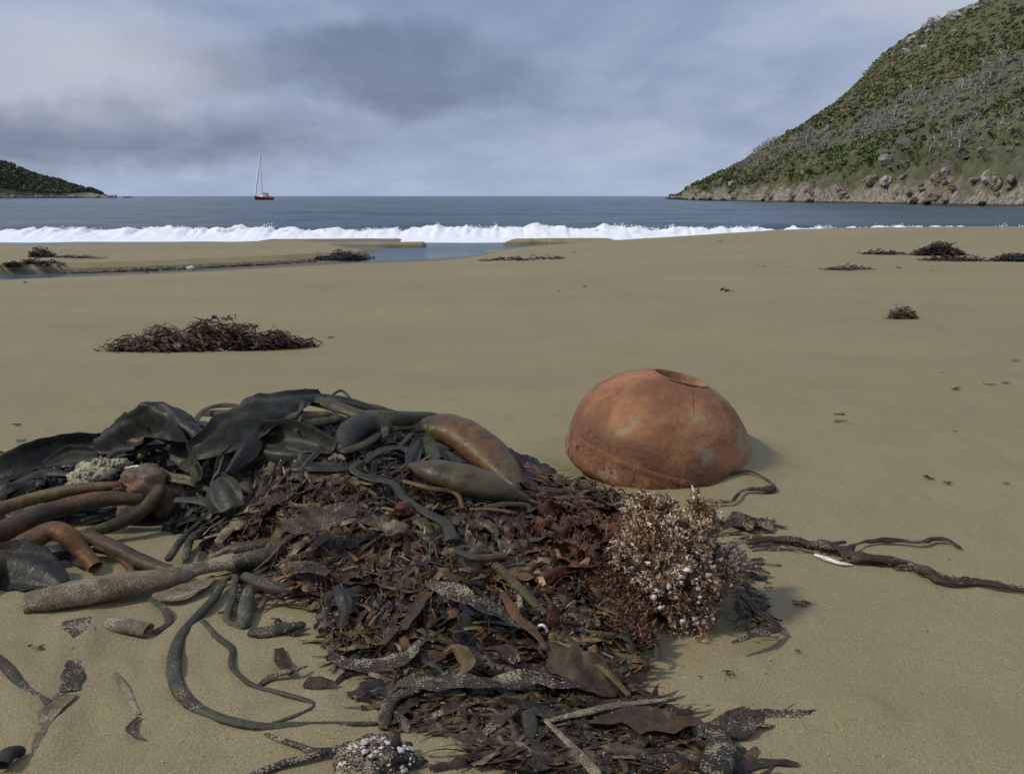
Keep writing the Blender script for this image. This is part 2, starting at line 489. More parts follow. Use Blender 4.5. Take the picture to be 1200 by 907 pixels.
# ------------------------------------------------------------------ surf
def surf():
    xs = np.arange(-30, 44, 0.07)
    s = np.linspace(0, 1, 34)
    X, S = np.meshgrid(xs, s, indexing='ij')
    shore = 34.9 + 0.35 * fbm(xs * 0.35, 0, 0, 3, 71) + np.interp(xs, [-6, -2, 2.5, 8], [0.0, -0.7, -0.2, 1.0])
    crest = 38.6 + 0.7 * vn(xs * 0.06, 2, 0, 72)
    Hc = 0.40 + 0.04 * vn(xs * 0.11, 1, 0, 73) + 0.035 * vn(xs * 0.9, 1, 0, 74) + 0.06 * fbm(xs * 3.1, 1, 0, 3, 75)
    Hc *= np.interp(xs, [-30, 8, 12, 44], [1.0, 1.05, 1.0, 1.0])
    Hc = np.maximum(Hc, 0.12)
    # section: 0 = shoreward tip of the wash, 0.72 = crest, 1 = back of the wave
    Y = np.where(S < 0.72, shore[:, None] + (crest - shore)[:, None] * (S / 0.72) ** 0.8, crest[:, None] + (S - 0.72) / 0.28 * 1.3)
    prof = np.interp(S, [0, 0.05, 0.28, 0.45, 0.60, 0.72, 0.80, 0.9, 1.0], [-0.05, 0.03, 0.07, 0.42, 0.85, 1.0, 0.75, 0.3, -0.1])
    Z = SEA + prof * Hc[:, None]
    lump = fbm(X * 2.2, Y * 2.2, Z * 3, 4, 81, 0.6)
    Z += prof.clip(0, 1) * 0.075 * lump
    Y += 0.16 * prof.clip(0, 1) * fbm(X * 3.0, Z * 5, Y * 2, 3, 85)
    V = [np.stack([X, Y, Z], -1).reshape(-1, 3)]; F = [grid_faces(len(xs), len(s))]
    # spray and torn lips thrown up off the crest: small tetrahedra
    n = 3400
    px_ = rng.uniform(-28, 42, n)
    keep = vn(px_ * 0.8, 5, 0, 88) + 0.6 * vn(px_ * 2.9, 5, 0, 89) > -0.15
    px_ = px_[keep]; n = len(px_)
    base = np.interp(px_, xs, SEA + Hc)
    c = np.stack([px_, np.interp(px_, xs, crest) + rng.normal(0, 0.18, n), base + np.abs(rng.normal(0, 0.035, n)) * (1 + vn(px_ * 1.3, 2, 0, 90)) - 0.03], -1)
    r = rng.uniform(0.010, 0.030, n)
    tet = np.array([[1, 1, 1], [1, -1, -1], [-1, 1, -1], [-1, -1, 1]]) * 0.8
    vv = (c[:, None, :] + tet[None] * r[:, None, None] * rng.uniform(0.5, 1.5, (n, 4, 3)))
    k = np.arange(n)[:, None] * 4 + sum(len(v) for v in V)
    f = np.concatenate([np.concatenate([k + a, k + b_, k + c_, k + c_], 1) for a, b_, c_ in ((0, 1, 2), (0, 2, 3), (0, 3, 1), (1, 3, 2))])
    me1 = mesh_np('surf', V[0], F[0])
    o = link('breaking_surf', me1, M_FOAM, origin=(0, 38, SEA), label='white foaming wave breaking along the water edge of the beach', cat='wave', kind='stuff')
    off = sum(len(v) for v in V)
    sp = mesh_np('spray', vv.reshape(-1, 3), (f - off)[:, :3], smooth=False)
    so = link('spray', sp, M_FOAM, parent=o, kind='stuff')
surf()


# ------------------------------------------------------------------ headlands
RIDGE = np.array([  # Y, X ridge, Z ridge, X shore
    (545, 84, -0.8, 81), (500, 86, 2.6, 79), (450, 88.5, 7.6, 74), (400, 95.0, 15.9, 71), (360, 99.5, 22.6, 70), (330, 101.5, 28.2, 70), (312, 103.5, 31.8, 70.5),
    (304, 105.5, 34.2, 71), (296, 107.0, 41.2, 71), (286, 110.3, 44.8, 71), (270, 116, 48.4, 72), (255, 122, 50.3, 72), (230, 131, 52.5, 73), (200, 140, 55, 73), (150, 150, 58, 73.5), (90, 160, 60, 75), (40, 170, 60, 78)])[::-1]

def head_pt(yy, v):
    """surface of the right-hand headland: yy along the shore, v = 0 at the water, 1 at the ridge"""
    xr = np.interp(yy, RIDGE[:, 0], RIDGE[:, 1]); zr = np.interp(yy, RIDGE[:, 0], RIDGE[:, 2]); xs = np.interp(yy, RIDGE[:, 0], RIDGE[:, 3])
    gul = fbm(yy * 0.055, v * 0.7, 0, 3, 101)
    xs = xs + 2.2 * vn(yy * 0.07, 0, 0, 103) + 1.2 * vn(yy * 0.2, 0, 0, 104)
    vv = np.clip(v, 0, 1)
    x = xs + (xr - xs) * v
    cl = np.minimum(0.16, 3.6 / np.maximum(zr, 4)) * (1 + 0.5 * vn(yy * 0.11, 0, 0, 105))
    pr = cl * sstep(0.0, 0.07, vv) + (1 - cl) * (0.93 * vv + 0.07 * vv ** 2)
    z = SEA - 0.5 + (zr - SEA + 0.5) * pr
    mask = (vv * (1 - vv) * 4).clip(0, 1) ** 0.7
    z = z + mask * (1.7 * gul + 0.9 * fbm(yy * 0.2, x * 0.2, 0, 3, 107)) * np.clip(zr / 25, 0, 1)
    cm = sstep(0.015, 0.06, vv) * (1 - sstep(0.12, 0.32, vv))
    z = z + cm * (2.6 * (0.45 - np.abs(fbm(yy * 0.22, x * 0.4, 0, 4, 109, 0.6))) + 0.5 * fbm(yy * 0.9, x * 0.9, 0, 2, 113))
    x = x + cm * 1.1 * fbm(yy * 0.35, z * 0.5, 0, 3, 115)
    z = np.where(v > 1, zr - 0.35 * (x - xr), z)
    return np.stack([x, yy + 0.0 * v, z], -1)

def m_headland():
    m, t, b = material('headland_ground')
    geo = t.n('ShaderNodeNewGeometry')
    co = geo.outputs['Position']
    z = t.n('ShaderNodeSeparateXYZ', None, Vector=co).outputs[2]
    n1 = t.noise(co, 0.09, 6, 0.6); n2 = t.noise(co, 0.5, 6, 0.65); n3 = t.noise(co, 1.3, 6, 0.72, 0.5)
    veg = t.mix(t.rng(n2, 0.35, 0.68), (0.075, 0.088, 0.028), (0.140, 0.145, 0.056))
    veg = t.mix(t.rng(n1, 0.42, 0.66), veg, t.mix(t.rng(n3, 0.35, 0.65), (0.075, 0.070, 0.050), (0.15, 0.14, 0.105)))
    rock = t.mix(t.rng(n3, 0.3, 0.7), (0.075, 0.058, 0.040), (0.42, 0.38, 0.31))
    rock = t.mix(t.rng(n2, 0.55, 0.75), rock, (0.24, 0.15, 0.075))
    low = t.rng(t.math('ADD', z, t.math('MULTIPLY', t.math('SUBTRACT', t.noise(co, 0.16, 5, 0.6), 0.5), 16.0)), 4.0, 0.6)
    c = t.mix(low, veg, rock)
    wet = t.rng(t.math('ADD', z, t.math('MULTIPLY', t.math('SUBTRACT', n3, 0.5), 0.8)), -0.15, -0.6)
    c = t.mix(wet, c, (0.045, 0.035, 0.022))
    t.put(b, 'Base Color', c)
    b.inputs['Roughness'].default_value = 0.9
    bump(t, b, t.math('ADD', n3, n2), 0.6, 0.8)
    return m
M_HEAD = m_headland()

yv = np.concatenate([np.arange(40, 130, 4.0), np.arange(130, 330, 0.8), np.arange(330, 547, 1.6)])
vv_ = np.concatenate([np.linspace(0, 0.16, 34), np.linspace(0.17, 1.0, 110), np.linspace(1.05, 1.7, 10)])
HY, HV = np.meshgrid(yv, vv_, indexing='ij')
me = mesh_np('headland', head_pt(HY, HV).reshape(-1, 3), grid_faces(len(yv), len(vv_)))
link('headland_right', me, M_HEAD, origin=(0, 0, 0), kind='structure')

# far headland on the other side of the bay
def left_pt(u, v):
    """u runs from the point (0) inland (1), v from the shore facing the beach (0) over the ridge (0.5) to the far side (1)"""
    tip = P(150, 231.9, SEA) * 0 + np.array([-0.3915 * 880, 880, SEA])
    x = tip[0] - 330 * u
    zr = np.interp(u, [0, .01, .068, .115, .173, .231, .289, .347, .5, 1.0], [0.0, 0.8, 6.5, 11.0, 17.0, 24.5, 31.5, 36.5, 46, 55])
    wd = np.interp(u, [0, .05, .3, 1], [3, 14, 45, 90])
    y = tip[1] - 25 * u + (v - 0.5) * 2 * wd + 6 * vn(u * 14, 3, 0, 121)
    a = np.clip(1 - np.abs(v - 0.5) * 2, 0, 1)
    pr = 0.22 * sstep(0, 0.10, a) + 0.78 * a ** 0.9
    z = SEA - 0.6 + (zr + 0.6) * pr + (1.5 * fbm(x * 0.05, y * 0.05, 0, 4, 123)) * np.clip(zr / 15, 0, 1) * sstep(0, 0.2, a)
    return np.stack([x, y, z], -1)
LU, LV = np.meshgrid(np.linspace(0, 1, 170), np.linspace(0, 1, 64), indexing='ij')
me = mesh_np('headland', left_pt(LU, LV).reshape(-1, 3), grid_faces(170, 64))
me.flip_normals() if me.polygons[3000].normal.z < 0 else None
link('headland_left', me, M_HEAD, origin=(0, 0, 0), kind='structure')

# ---- scrub: leaf-sized faces spread through thousands of low crowns
M_SCRUB = m_tint('scrub_leaves', 0.75, 0.3, 1.2)
def crowns(c, rad, tint, nl, leaf):
    n = len(c)
    d = rng.normal(size=(n, nl, 3)); d /= np.linalg.norm(d, axis=-1, keepdims=True)
    d[..., 2] = np.abs(d[..., 2]) * 1.0 - 0.12
    rr_ = rad[:, None, None] * rng.uniform(0.55, 1.05, (n, nl, 1))
    ctr = c[:, None, :] + d * rr_ * np.array([1.0, 1.0, 0.75])
    nrm = d + rng.normal(0, 0.45, (n, nl, 3)); nrm /= np.linalg.norm(nrm, axis=-1, keepdims=True)
    a = np.cross(nrm, rng.normal(size=(n, nl, 3))); a /= np.linalg.norm(a, axis=-1, keepdims=True)
    b = np.cross(nrm, a)
    s = (leaf * rad[:, None] * rng.uniform(0.6, 1.4, (n, nl)))[..., None]
    V = np.stack([ctr - a * s - b * s * .5, ctr + a * s - b * s * .6, ctr + a * s * .7 + b * s * .7, ctr - a * s * .8 + b * s * .6], 2)
    T = np.clip(tint[:, None, None, :] * rng.uniform(0.65, 1.4, (n, nl, 1, 1)), 0, 1)
    T = np.broadcast_to(T, V.shape)
    return V.reshape(-1, 3), np.arange(n * nl * 4).reshape(-1, 4), T.reshape(-1, 3)

def project(p):
    p = np.asarray(p, float)
    dy, dz_ = p[..., 1], p[..., 2] - CAMZ
    dep = dy * math.cos(PITCH) - dz_ * math.sin(PITCH); up = dy * math.sin(PITCH) + dz_ * math.cos(PITCH)
    return np.stack([CX + FPX * p[..., 0] / dep, CY - FPX * up / dep], -1)

def band(pxy):
    """0..1: belts of wind-killed scrub that follow the contours of the headland"""
    x, y = pxy[:, 0], pxy[:, 1]
    b1 = np.interp(x, [860, 960, 1040, 1100, 1200], [190, 163, 143, 118, 80])
    b2 = np.interp(x, [1090, 1140, 1200], [172, 160, 150])
    w1 = np.interp(x, [860, 960, 1100, 1200], [12, 14, 22, 26])
    d1 = np.exp(-((y - b1) / w1) ** 2); d2 = np.exp(-((y - b2) / 14) ** 2) * (x > 1085)
    b3 = np.interp(x, [900, 1000, 1080], [164, 122, 108]); d3 = 0.55 * np.exp(-((y - b3) / 9) ** 2) * (x < 1090)
    return np.maximum(np.maximum(d1, d2), d3)

ns = 16000
sy_ = 128 * (540 / 128) ** (rng.uniform(0, 1, ns) ** 0.95)
sv_ = rng.uniform(0.055, 1.0, ns) ** 0.9
sp_ = head_pt(sy_, sv_)
keep = sp_[:, 2] > 2.2 + 2.6 * fbm(sp_[:, 1] * 0.09, 0, 0, 2, 131)
sp_, sv_ = sp_[keep], sv_[keep]
spx = project(sp_)
bd = band(spx) + 0.35 * vn(sp_[:, 1] * 0.1, sp_[:, 0] * 0.1, 0, 133)
gr = fbm(sp_[:, 1] * 0.05, sp_[:, 0] * 0.06, 0, 3, 135)
lush = np.maximum(np.exp(-(((spx[:, 0] - 985) / 45) ** 2 + ((spx[:, 1] - 195) / 26) ** 2)), np.exp(-(((spx[:, 0] - 1130) / 80) ** 2 + ((spx[:, 1] - 190) / 30) ** 2)))
tn = np.array([0.105, 0.118, 0.036])[None] * np.ones((len(sp_), 1))
tn = np.where((gr > 0.1)[:, None], [0.145, 0.145, 0.056], tn)
tn = np.where((gr < -0.35)[:, None], [0.072, 0.084, 0.030], tn)
tn = tn * (1 - lush[:, None] * 0.75) + np.array([0.085, 0.150, 0.026]) * lush[:, None] * 0.75
dead = bd > 0.52
tn = np.where(dead[:, None], np.array([0.200, 0.186, 0.158])[None] * rng.uniform(0.6, 1.3, (len(sp_), 1)), tn)
tn = np.where((rng.uniform(0, 1, len(sp_)) < 0.08)[:, None], [0.13, 0.11, 0.075], tn)
rad = rng.uniform(0.5, 1.25, len(sp_)) * np.interp(sp_[:, 1], [130, 300, 540], [0.74, 0.95, 1.2])
rad *= np.interp(sv_, [0, 0.6, 0.85, 1], [1, 1, 0.7, 0.5]) * np.where(dead, 0.7, 1)
V, F, T = crowns(sp_, rad, tn, 26, 0.30)
link('headland_scrub', mesh_np('scrub', V, F, False, T), M_SCRUB, origin=(0, 0, 0), label='dense low green and grey scrub covering the steep headland', cat='scrub', kind='stuff')

nl_ = 2600
lu, lv = rng.uniform(0.04, 0.62, nl_), rng.uniform(0.06, 0.52, nl_)
lp = left_pt(lu, lv)
ok = lp[:, 2] > 3.0 + 1.5 * vn(lp[:, 0] * 0.06, 2, 0, 137); lp = lp[ok]
g_ = fbm(lp[:, 0] * 0.03, lp[:, 2] * 0.1, 0, 3, 139)
tn = np.where((g_ > 0)[:, None], [0.062, 0.070, 0.036], [0.040, 0.050, 0.028])
V, F, T = crowns(lp, rng.uniform(1.4, 3.0, len(lp)), tn, 26, 0.3)
link('far_headland_scrub', mesh_np('scrub', V, F, False, T), M_SCRUB, origin=(0, 0, 0), label='dark green scrub over the low far point beyond the yacht', cat='scrub', kind='stuff')

# ---- bleached dead trees standing in the belts
def m_simple(name, c1, c2, scale, rough=0.8, b_=0.0, spec=0.3, metal=0.0):
    m, t, b = material(name)
    co = t.n('ShaderNodeTexCoord').outputs['Object']
    t.put(b, 'Base Color', t.mix(t.rng(t.noise(co, scale, 5, 0.6), 0.32, 0.68), c1, c2))
    b.inputs['Roughness'].default_value = rough
    b.inputs['Specular IOR Level'].default_value = spec
    b.inputs['Metallic'].default_value = metal
    if b_:
        bump(t, b, t.noise(co, scale * 2.5, 5, 0.65), b_)
    return m
M_DEAD = m_simple('bleached_wood', (0.27, 0.25, 0.22), (0.50, 0.47, 0.42), 2.0)

def limb(p0, p1, r0, r1, k=4):
    p0, p1 = np.array(p0, float), np.array(p1, float)
    t = p1 - p0; t /= np.linalg.norm(t)
    s = np.cross(t, [0.3, 0.9, 0.2]); s /= np.linalg.norm(s); u = np.cross(t, s)
    a = np.arange(k) / k * 2 * math.pi
    ring = np.cos(a)[:, None] * s + np.sin(a)[:, None] * u
    V = np.concatenate([p0 + ring * r0, p1 + ring * r1])
    i = np.arange(k); j = (i + 1) % k
    return V, np.stack([i, j, j + k, i + k], -1)

def join(parts):
    Vs, Fs, o = [], [], 0
    for V, F in parts:
        Vs.append(V); Fs.append(F + o); o += len(V)
    return np.concatenate(Vs), np.concatenate(Fs)

def dead_tree_meshes():
    out = []
    for k in range(6):
        r = random.Random(40 + k)
        h = r.uniform(1.6, 2.8); lean = (r.uniform(-.5, .5), r.uniform(-.4, .4))
        a = (0, 0, -0.4); b = (lean[0] * .4, lean[1] * .4, h * .5); c = (lean[0], lean[1], h)
        trunk = join([limb(a, b, .13, .10), limb(b, c, .10, .04)])
        br_ = []
        for q in range(7):
            t = r.uniform(.35, .95); an = r.uniform(0, 6.28)
            p = np.array(a) * (1 - t) + np.array(c) * t; L = r.uniform(.4, 1.1)
            e = p + np.array([math.cos(an) * L, math.sin(an) * L, L * r.uniform(.5, 1.1)])
            br_.append(limb(p, e, .075, .03, 3))
            f = e + np.array([math.cos(an + 1) * L * .4, math.sin(an + 1) * L * .4, L * .4])
            br_.append(limb((p + e) / 2, f, .05, .02, 3))
        crown = join(br_)
        mt, mc = mesh_np('trunk', *trunk), mesh_np('branches', *crown)
        mt.materials.append(M_DEAD); mc.materials.append(M_DEAD)
        out.append((mt, mc))
    return out
DT = dead_tree_meshes()
cand = np.where((bd > 0.62) & (spx[:, 0] < 1215) & (spx[:, 0] > 880))[0]
rng.shuffle(cand)
pick = cand[:250]
for k, i in enumerate(pick):
    x_, y_, z_ = sp_[i]
    e = empty('dead_tree', (x_, y_, z_ + 0.2), 'bleached bare dead tree standing in the grey belts of scrub on the headland', 'tree', 'dead trees on the headland slope')
    e.rotation_euler = (0, 0, random.uniform(0, 6.28)); s = random.uniform(0.7, 1.15); e.scale = (s, s, s)
    for nm, md in zip(('trunk', 'crown'), DT[k % 6]):
        o = bpy.data.objects.new(nm, md); col.objects.link(o); o.parent = e

# ---- rocks along the foot of the headland
def m_rock(name, a, b, st):
    m, t, bs = material(name)
    tc = t.n('ShaderNodeTexCoord').outputs['Object']
    info = t.n('ShaderNodeObjectInfo').outputs['Random']
    v = t.n('ShaderNodeVectorMath', {'operation': 'ADD'}, i0=tc, i1=t.n('ShaderNodeCombineXYZ', None, X=t.math('MULTIPLY', info, 40.0), Y=0.0, Z=0.0).outputs[0]).outputs[0]
    n = t.noise(v, 1.6, 6, 0.65); n2 = t.noise(v, 0.5, 3, 0.5)
    c = t.mix(t.rng(n, 0.3, 0.7), a, b)
    c = t.mix(t.rng(n2, 0.5, 0.72), c, st)
    zw = t.n('ShaderNodeSeparateXYZ', None, Vector=t.n('ShaderNodeNewGeometry').outputs['Position']).outputs[2]
    c = t.mix(t.rng(zw, 0.25, -0.25), c, (0.035, 0.028, 0.020))
    t.put(bs, 'Base Color', c); bs.inputs['Roughness'].default_value = 0.85
    bump(t, bs, t.noise(v, 3.0, 6, 0.7), 0.25)
    return m
M_ROCK = m_rock('shore_rock', (0.10, 0.080, 0.058), (0.34, 0.30, 0.235), (0.20, 0.125, 0.065))
M_ROCKW = m_rock('pale_rock', (0.22, 0.20, 0.17), (0.50, 0.48, 0.43), (0.26, 0.22, 0.17))

def ico(sub=3):
    import bmesh
    bm = bmesh.new(); bmesh.ops.create_icosphere(bm, subdivisions=sub, radius=1.0)
    V = np.array([v.co[:] for v in bm.verts]); F = np.array([[v.index for v in f.verts] for f in bm.faces]); bm.free()
    return V, F
IV, IF = ico(4)
IV3, IF3 = ico(3)
IV2, IF2 = ico(2)
ICO1 = ico(2)
def rock_mesh(seed, mat):
    V = IV3.copy()
    q = np.round(V * 2.2 + 0.35 * vn(V[:, :1] * 3, V[:, 1:2] * 3, V[:, 2:] * 3, seed)) / 2.2
    V = V * 0.55 + q * 0.45
    V *= (1 + 0.28 * fbm(V[:, 0] * 1.7, V[:, 1] * 1.7, V[:, 2] * 1.7, 4, seed))[:, None]
    V *= np.array([1, 0.75, 0.7])
    me = mesh_np('rock', V, IF3, False); me.materials.append(mat)
    return me
RK = [rock_mesh(200 + i, M_ROCK) for i in range(6)]
RW = [rock_mesh(230 + i, M_ROCKW) for i in range(4)]
k = 0
for yy in np.sort(np.concatenate([rng.uniform(133, 260, 62), rng.uniform(260, 520, 60)])):
    v = abs(rng.normal(0, 0.03)) + (0.0 if yy > 300 else 0.008)
    p = head_pt(np.array(yy), np.array(v))
    s = rng.uniform(0.4, 1.1) * (1.5 if yy > 300 else 1.0)
    o = bpy.data.objects.new('shore_rock', RK[k % 6]); k += 1
    col.objects.link(o)
    o.location = (p[0] - 0.3, p[1], max(p[2], SEA) + s * 0.12); o.rotation_euler = (rng.uniform(-.4, .4), rng.uniform(-.4, .4), rng.uniform(0, 6.3)); o.scale = (s, s * rng.uniform(.7, 1.2), s * rng.uniform(.6, 1.3))
    tag(o, 'weathered brown and cream rock at the waterline under the scrubby headland', 'rock', 'rocks along the foot of the headland')
def on_head(px, py):
    yy, v = np.meshgrid(np.linspace(135, 520, 500), np.linspace(0.03, 1.0, 220), indexing='ij')
    q = head_pt(yy, v); pr = project(q)
    e = (pr[..., 0] - px) ** 2 + (pr[..., 1] - py) ** 2
    i = np.unravel_index(np.argmin(e), e.shape)
    return q[i]
OUT = [((1038, 188), 2.2), ((1030, 203), 2.4), ((1022, 214), 2.6), ((1042, 214), 2.2), ((948, 196), 1.7), ((953, 189), 1.6), ((943, 204), 1.6), ((1108, 205), 2.0), ((1100, 214), 2.2), ((1160, 210), 2.0), ((1168, 220), 2.2), ((846, 214), 2.4), ((858, 216), 2.2), ((878, 226), 2.0), ((912, 210), 1.8)]
for k, ((a, b), s) in enumerate(OUT):
    p = on_head(a, b)
    o = bpy.data.objects.new('rock_outcrop', (RK if k % 3 else RW)[k % 4]); col.objects.link(o)
    o.location = p + np.array([-0.2, 0, 0.2]); o.rotation_euler = (rng.uniform(-.3, .3), 0.5, rng.uniform(0, 6.3)); o.scale = (s * .55, s * .55, s * .75)
    tag(o, 'bare rock face jutting out of the green scrub above the headland shore', 'rock', 'rock outcrops on the lower headland')
for k, ((a, b), s) in enumerate([((1088, 34), 2.6), ((1100, 27), 2.4), ((1068, 48), 1.8), ((1120, 20), 2.4), ((1063, 62), 1.6), ((1085, 57), 1.2), ((1118, 40), 1.2), ((1140, 14), 2.4), ((1010, 84), 1.0)]):
    p = on_head(a, b)
    o = bpy.data.objects.new('pale_crag', RW[k % 4]); col.objects.link(o)
    o.location = p + np.array([-0.1, 0, 0.1]); o.rotation_euler = (0, 0.5, rng.uniform(0, 6.3)); o.scale = (s, s, s * .8)
    tag(o, 'pale grey crag of rock near the top of the headland ridge', 'rock', 'pale crags along the headland ridge')
for k in range(26):
    u = rng.uniform(0.0, 0.42); p = left_pt(np.array(u), np.array(0.03 if u > .03 else 0.3))
    o = bpy.data.objects.new('shore_rock', RK[k % 6]); col.objects.link(o); s = rng.uniform(1.6, 3.6)
    o.location = (p[0], p[1], SEA + 0.4); o.rotation_euler = (0, 0, rng.uniform(0, 6.3)); o.scale = (s * 1.5, s, s)
    tag(o, 'dark rock at the waterline of the low far point', 'rock', 'rocks along the far point')
o = bpy.data.objects.new('rock_islet', RK[2]); col.objects.link(o); p = P(154, 232.0, SEA); p = p * 0 + np.array([-0.3845 * 880, 880, SEA])
o.location = p; o.scale = (4.2, 3, 1.8); tag(o, 'small dark rock just off the tip of the low far point', 'rock')


# ------------------------------------------------------------------ yacht at anchor
def yacht():
    q = P(309, 234.6, SEA)
    root = empty('sailing_yacht', (q[0], q[1], SEA), 'small red sailing yacht with one tall white mast at anchor in the bay', 'boat')
    root.rotation_euler = (0, 0, R(180 + 68))
    M_red = m_simple('red_hull_paint', (0.20, 0.028, 0.022), (0.27, 0.045, 0.03), 1.0, 0.35)
    M_dk = m_simple('dark_antifoul', (0.03, 0.012, 0.012), (0.05, 0.02, 0.018), 1.0, 0.5)
    M_wh = m_simple('white_paint', (0.80, 0.80, 0.78), (0.86, 0.86, 0.84), 1.0, 0.35)
    M_wd = m_simple('varnished_deck', (0.30, 0.17, 0.09), (0.42, 0.26, 0.15), 2.0, 0.5)
    M_or = m_simple('orange_canvas', (0.50, 0.16, 0.07), (0.60, 0.22, 0.10), 2.0, 0.8)
    L, B = 11.5, 3.5
    s = np.linspace(0, 1, 25)               # 0 stern, 1 bow; x along the boat
    a = np.linspace(-math.pi / 2, math.pi / 2, 15)
    hb = B / 2 * np.interp(s, [0, .1, .35, .6, .8, .93, 1], [.62, .75, .98, 1, .74, .34, .03])
    sheer = np.interp(s, [0, .3, .6, 1], [1.15, 1.0, 1.08, 1.55]); keel = np.interp(s, [0, .15, .5, .9, 1], [-.1, -.45, -.6, -.35, .2])
    V = []
    for i, t in enumerate(s):
        for th in a:
            yy = hb[i] * math.copysign(abs(math.sin(th)) ** .6, th); zz = sheer[i] - (sheer[i] - keel[i]) * math.cos(th) ** .7
            V.append((-L / 2 + L * t + .5 * (zz / 1.5) * (t > .9) * (t - .9) * 10, yy, zz))
    V = np.array(V); F = grid_faces(25, 15)
    def part(nm, V, F, m, smooth=True, up=None):
        me = mesh_np(nm, V, F, smooth); me.materials.append(m)
        o = bpy.data.objects.new(nm, me); col.objects.link(o); o.parent = up or root
        return o
    hull = part('hull', V, F, M_red); hull.data.materials.append(M_dk)
    for pf in hull.data.polygons:
        if sum(hull.data.vertices[v].co.z for v in pf.vertices) / 4 < 0.28: pf.material_index = 1
    dk = np.array([V[i * 15 + j] for i in range(25) for j in (0, 14)]) - np.array([0, 0, 0.06])
    part('deck', dk, grid_faces(25, 2), M_wd, False)
    part('transom', np.concatenate([V[:15]]), np.arange(15)[None, :], M_red, False)
    def box(x0, x1, y0, y1, z0, z1, tp=.85):
        c = np.array([[x, y, z0] for x, y in ((x0, y0), (x1, y0), (x1, y1), (x0, y1))] + [[(x - (x0 + x1) / 2) * tp + (x0 + x1) / 2, (y - (y0 + y1) / 2) * tp + (y0 + y1) / 2, z1] for x, y in ((x0, y0), (x1, y0), (x1, y1), (x0, y1))], float)
        return c, np.array([[0, 1, 5, 4], [1, 2, 6, 5], [2, 3, 7, 6], [3, 0, 4, 7], [4, 5, 6, 7], [3, 2, 1, 0]])
    cab = part('cabin', *box(-1.6, 2.2, -1.0, 1.0, .95, 1.65), M_wh, False)
    part('dodger', *box(-2.6, -1.3, -1.1, 1.1, .95, 2.25, .7), M_or, False)
    part('cockpit_coaming', *box(-4.9, -2.6, -1.15, 1.15, .95, 1.35, .92), M_wd, False)
    for x in (-1.0, 0.1, 1.2):
        for y in (-1, 1):
            part('window', *box(x, x + .7, y * .955 - .02, y * .955 + .02, 1.2, 1.45, 1.0), M_dk, False, cab)
    mast = part('mast', *join([limb((.9, 0, .9), (.7, 0, 19.2), .26, .20, 8)]), M_wh)
    boom = part('boom', *limb((.75, 0, 2.4), (-3.9, 0, 2.5), .10, .08, 6), M_wh)
    part('sail_cover', *limb((.7, 0, 2.72), (-3.6, 0, 2.68), .30, .14, 8), M_or, up=boom)
    part('furled_headsail', *join([limb((5.55, 0, 1.7), (3.1, 0, 10.5), .34, .42, 8), limb((3.1, 0, 10.5), (.75, 0, 18.9), .42, .20, 8)]), M_wh)
    for z in (6.4, 11.4):
        part('spreader', *limb((.82, -1.1, z), (.82, 1.1, z), .05, .05, 5), M_wh, up=mast)
    for y in (-1, 1):
        part('shroud', *join([limb((.6, 1.6 * y, 1.05), (.78, 1.1 * y, 11.4), .02, .02, 3), limb((.78, 1.1 * y, 11.4), (.7, 0, 18.8), .02, .02, 3)]), M_wh, up=mast)
    part('backstay', *limb((-5.5, 0, 1.2), (.7, 0, 19.0), .02, .02, 3), M_wh)
    rl = []
    for y in (-1, 1):
        for t in (0.05, .2, .35, .5, .65, .8, .95):
            h = np.interp(t, s, hb) * y * .96; x = -L / 2 + L * t; z = np.interp(t, s, sheer)
            rl.append(limb((x, h, z), (x, h, z + .65), .025, .025, 4))
            t2 = min(t + .15, .97); h2 = np.interp(t2, s, hb) * y * .96
            rl.append(limb((x, h, z + .65), (-L / 2 + L * t2, h2, np.interp(t2, s, sheer) + .65), .02, .02, 4))
    part('railing', *join(rl), M_wh)
    part('stern_arch', *join([limb((-5.2, -1, 1.1), (-5.2, -1, 2.9), .06, .06, 5), limb((-5.2, 1, 1.1), (-5.2, 1, 2.9), .06, .06, 5), limb((-5.2, -1, 2.9), (-5.2, 1, 2.9), .06, .06, 5)]), M_wh)
yacht()


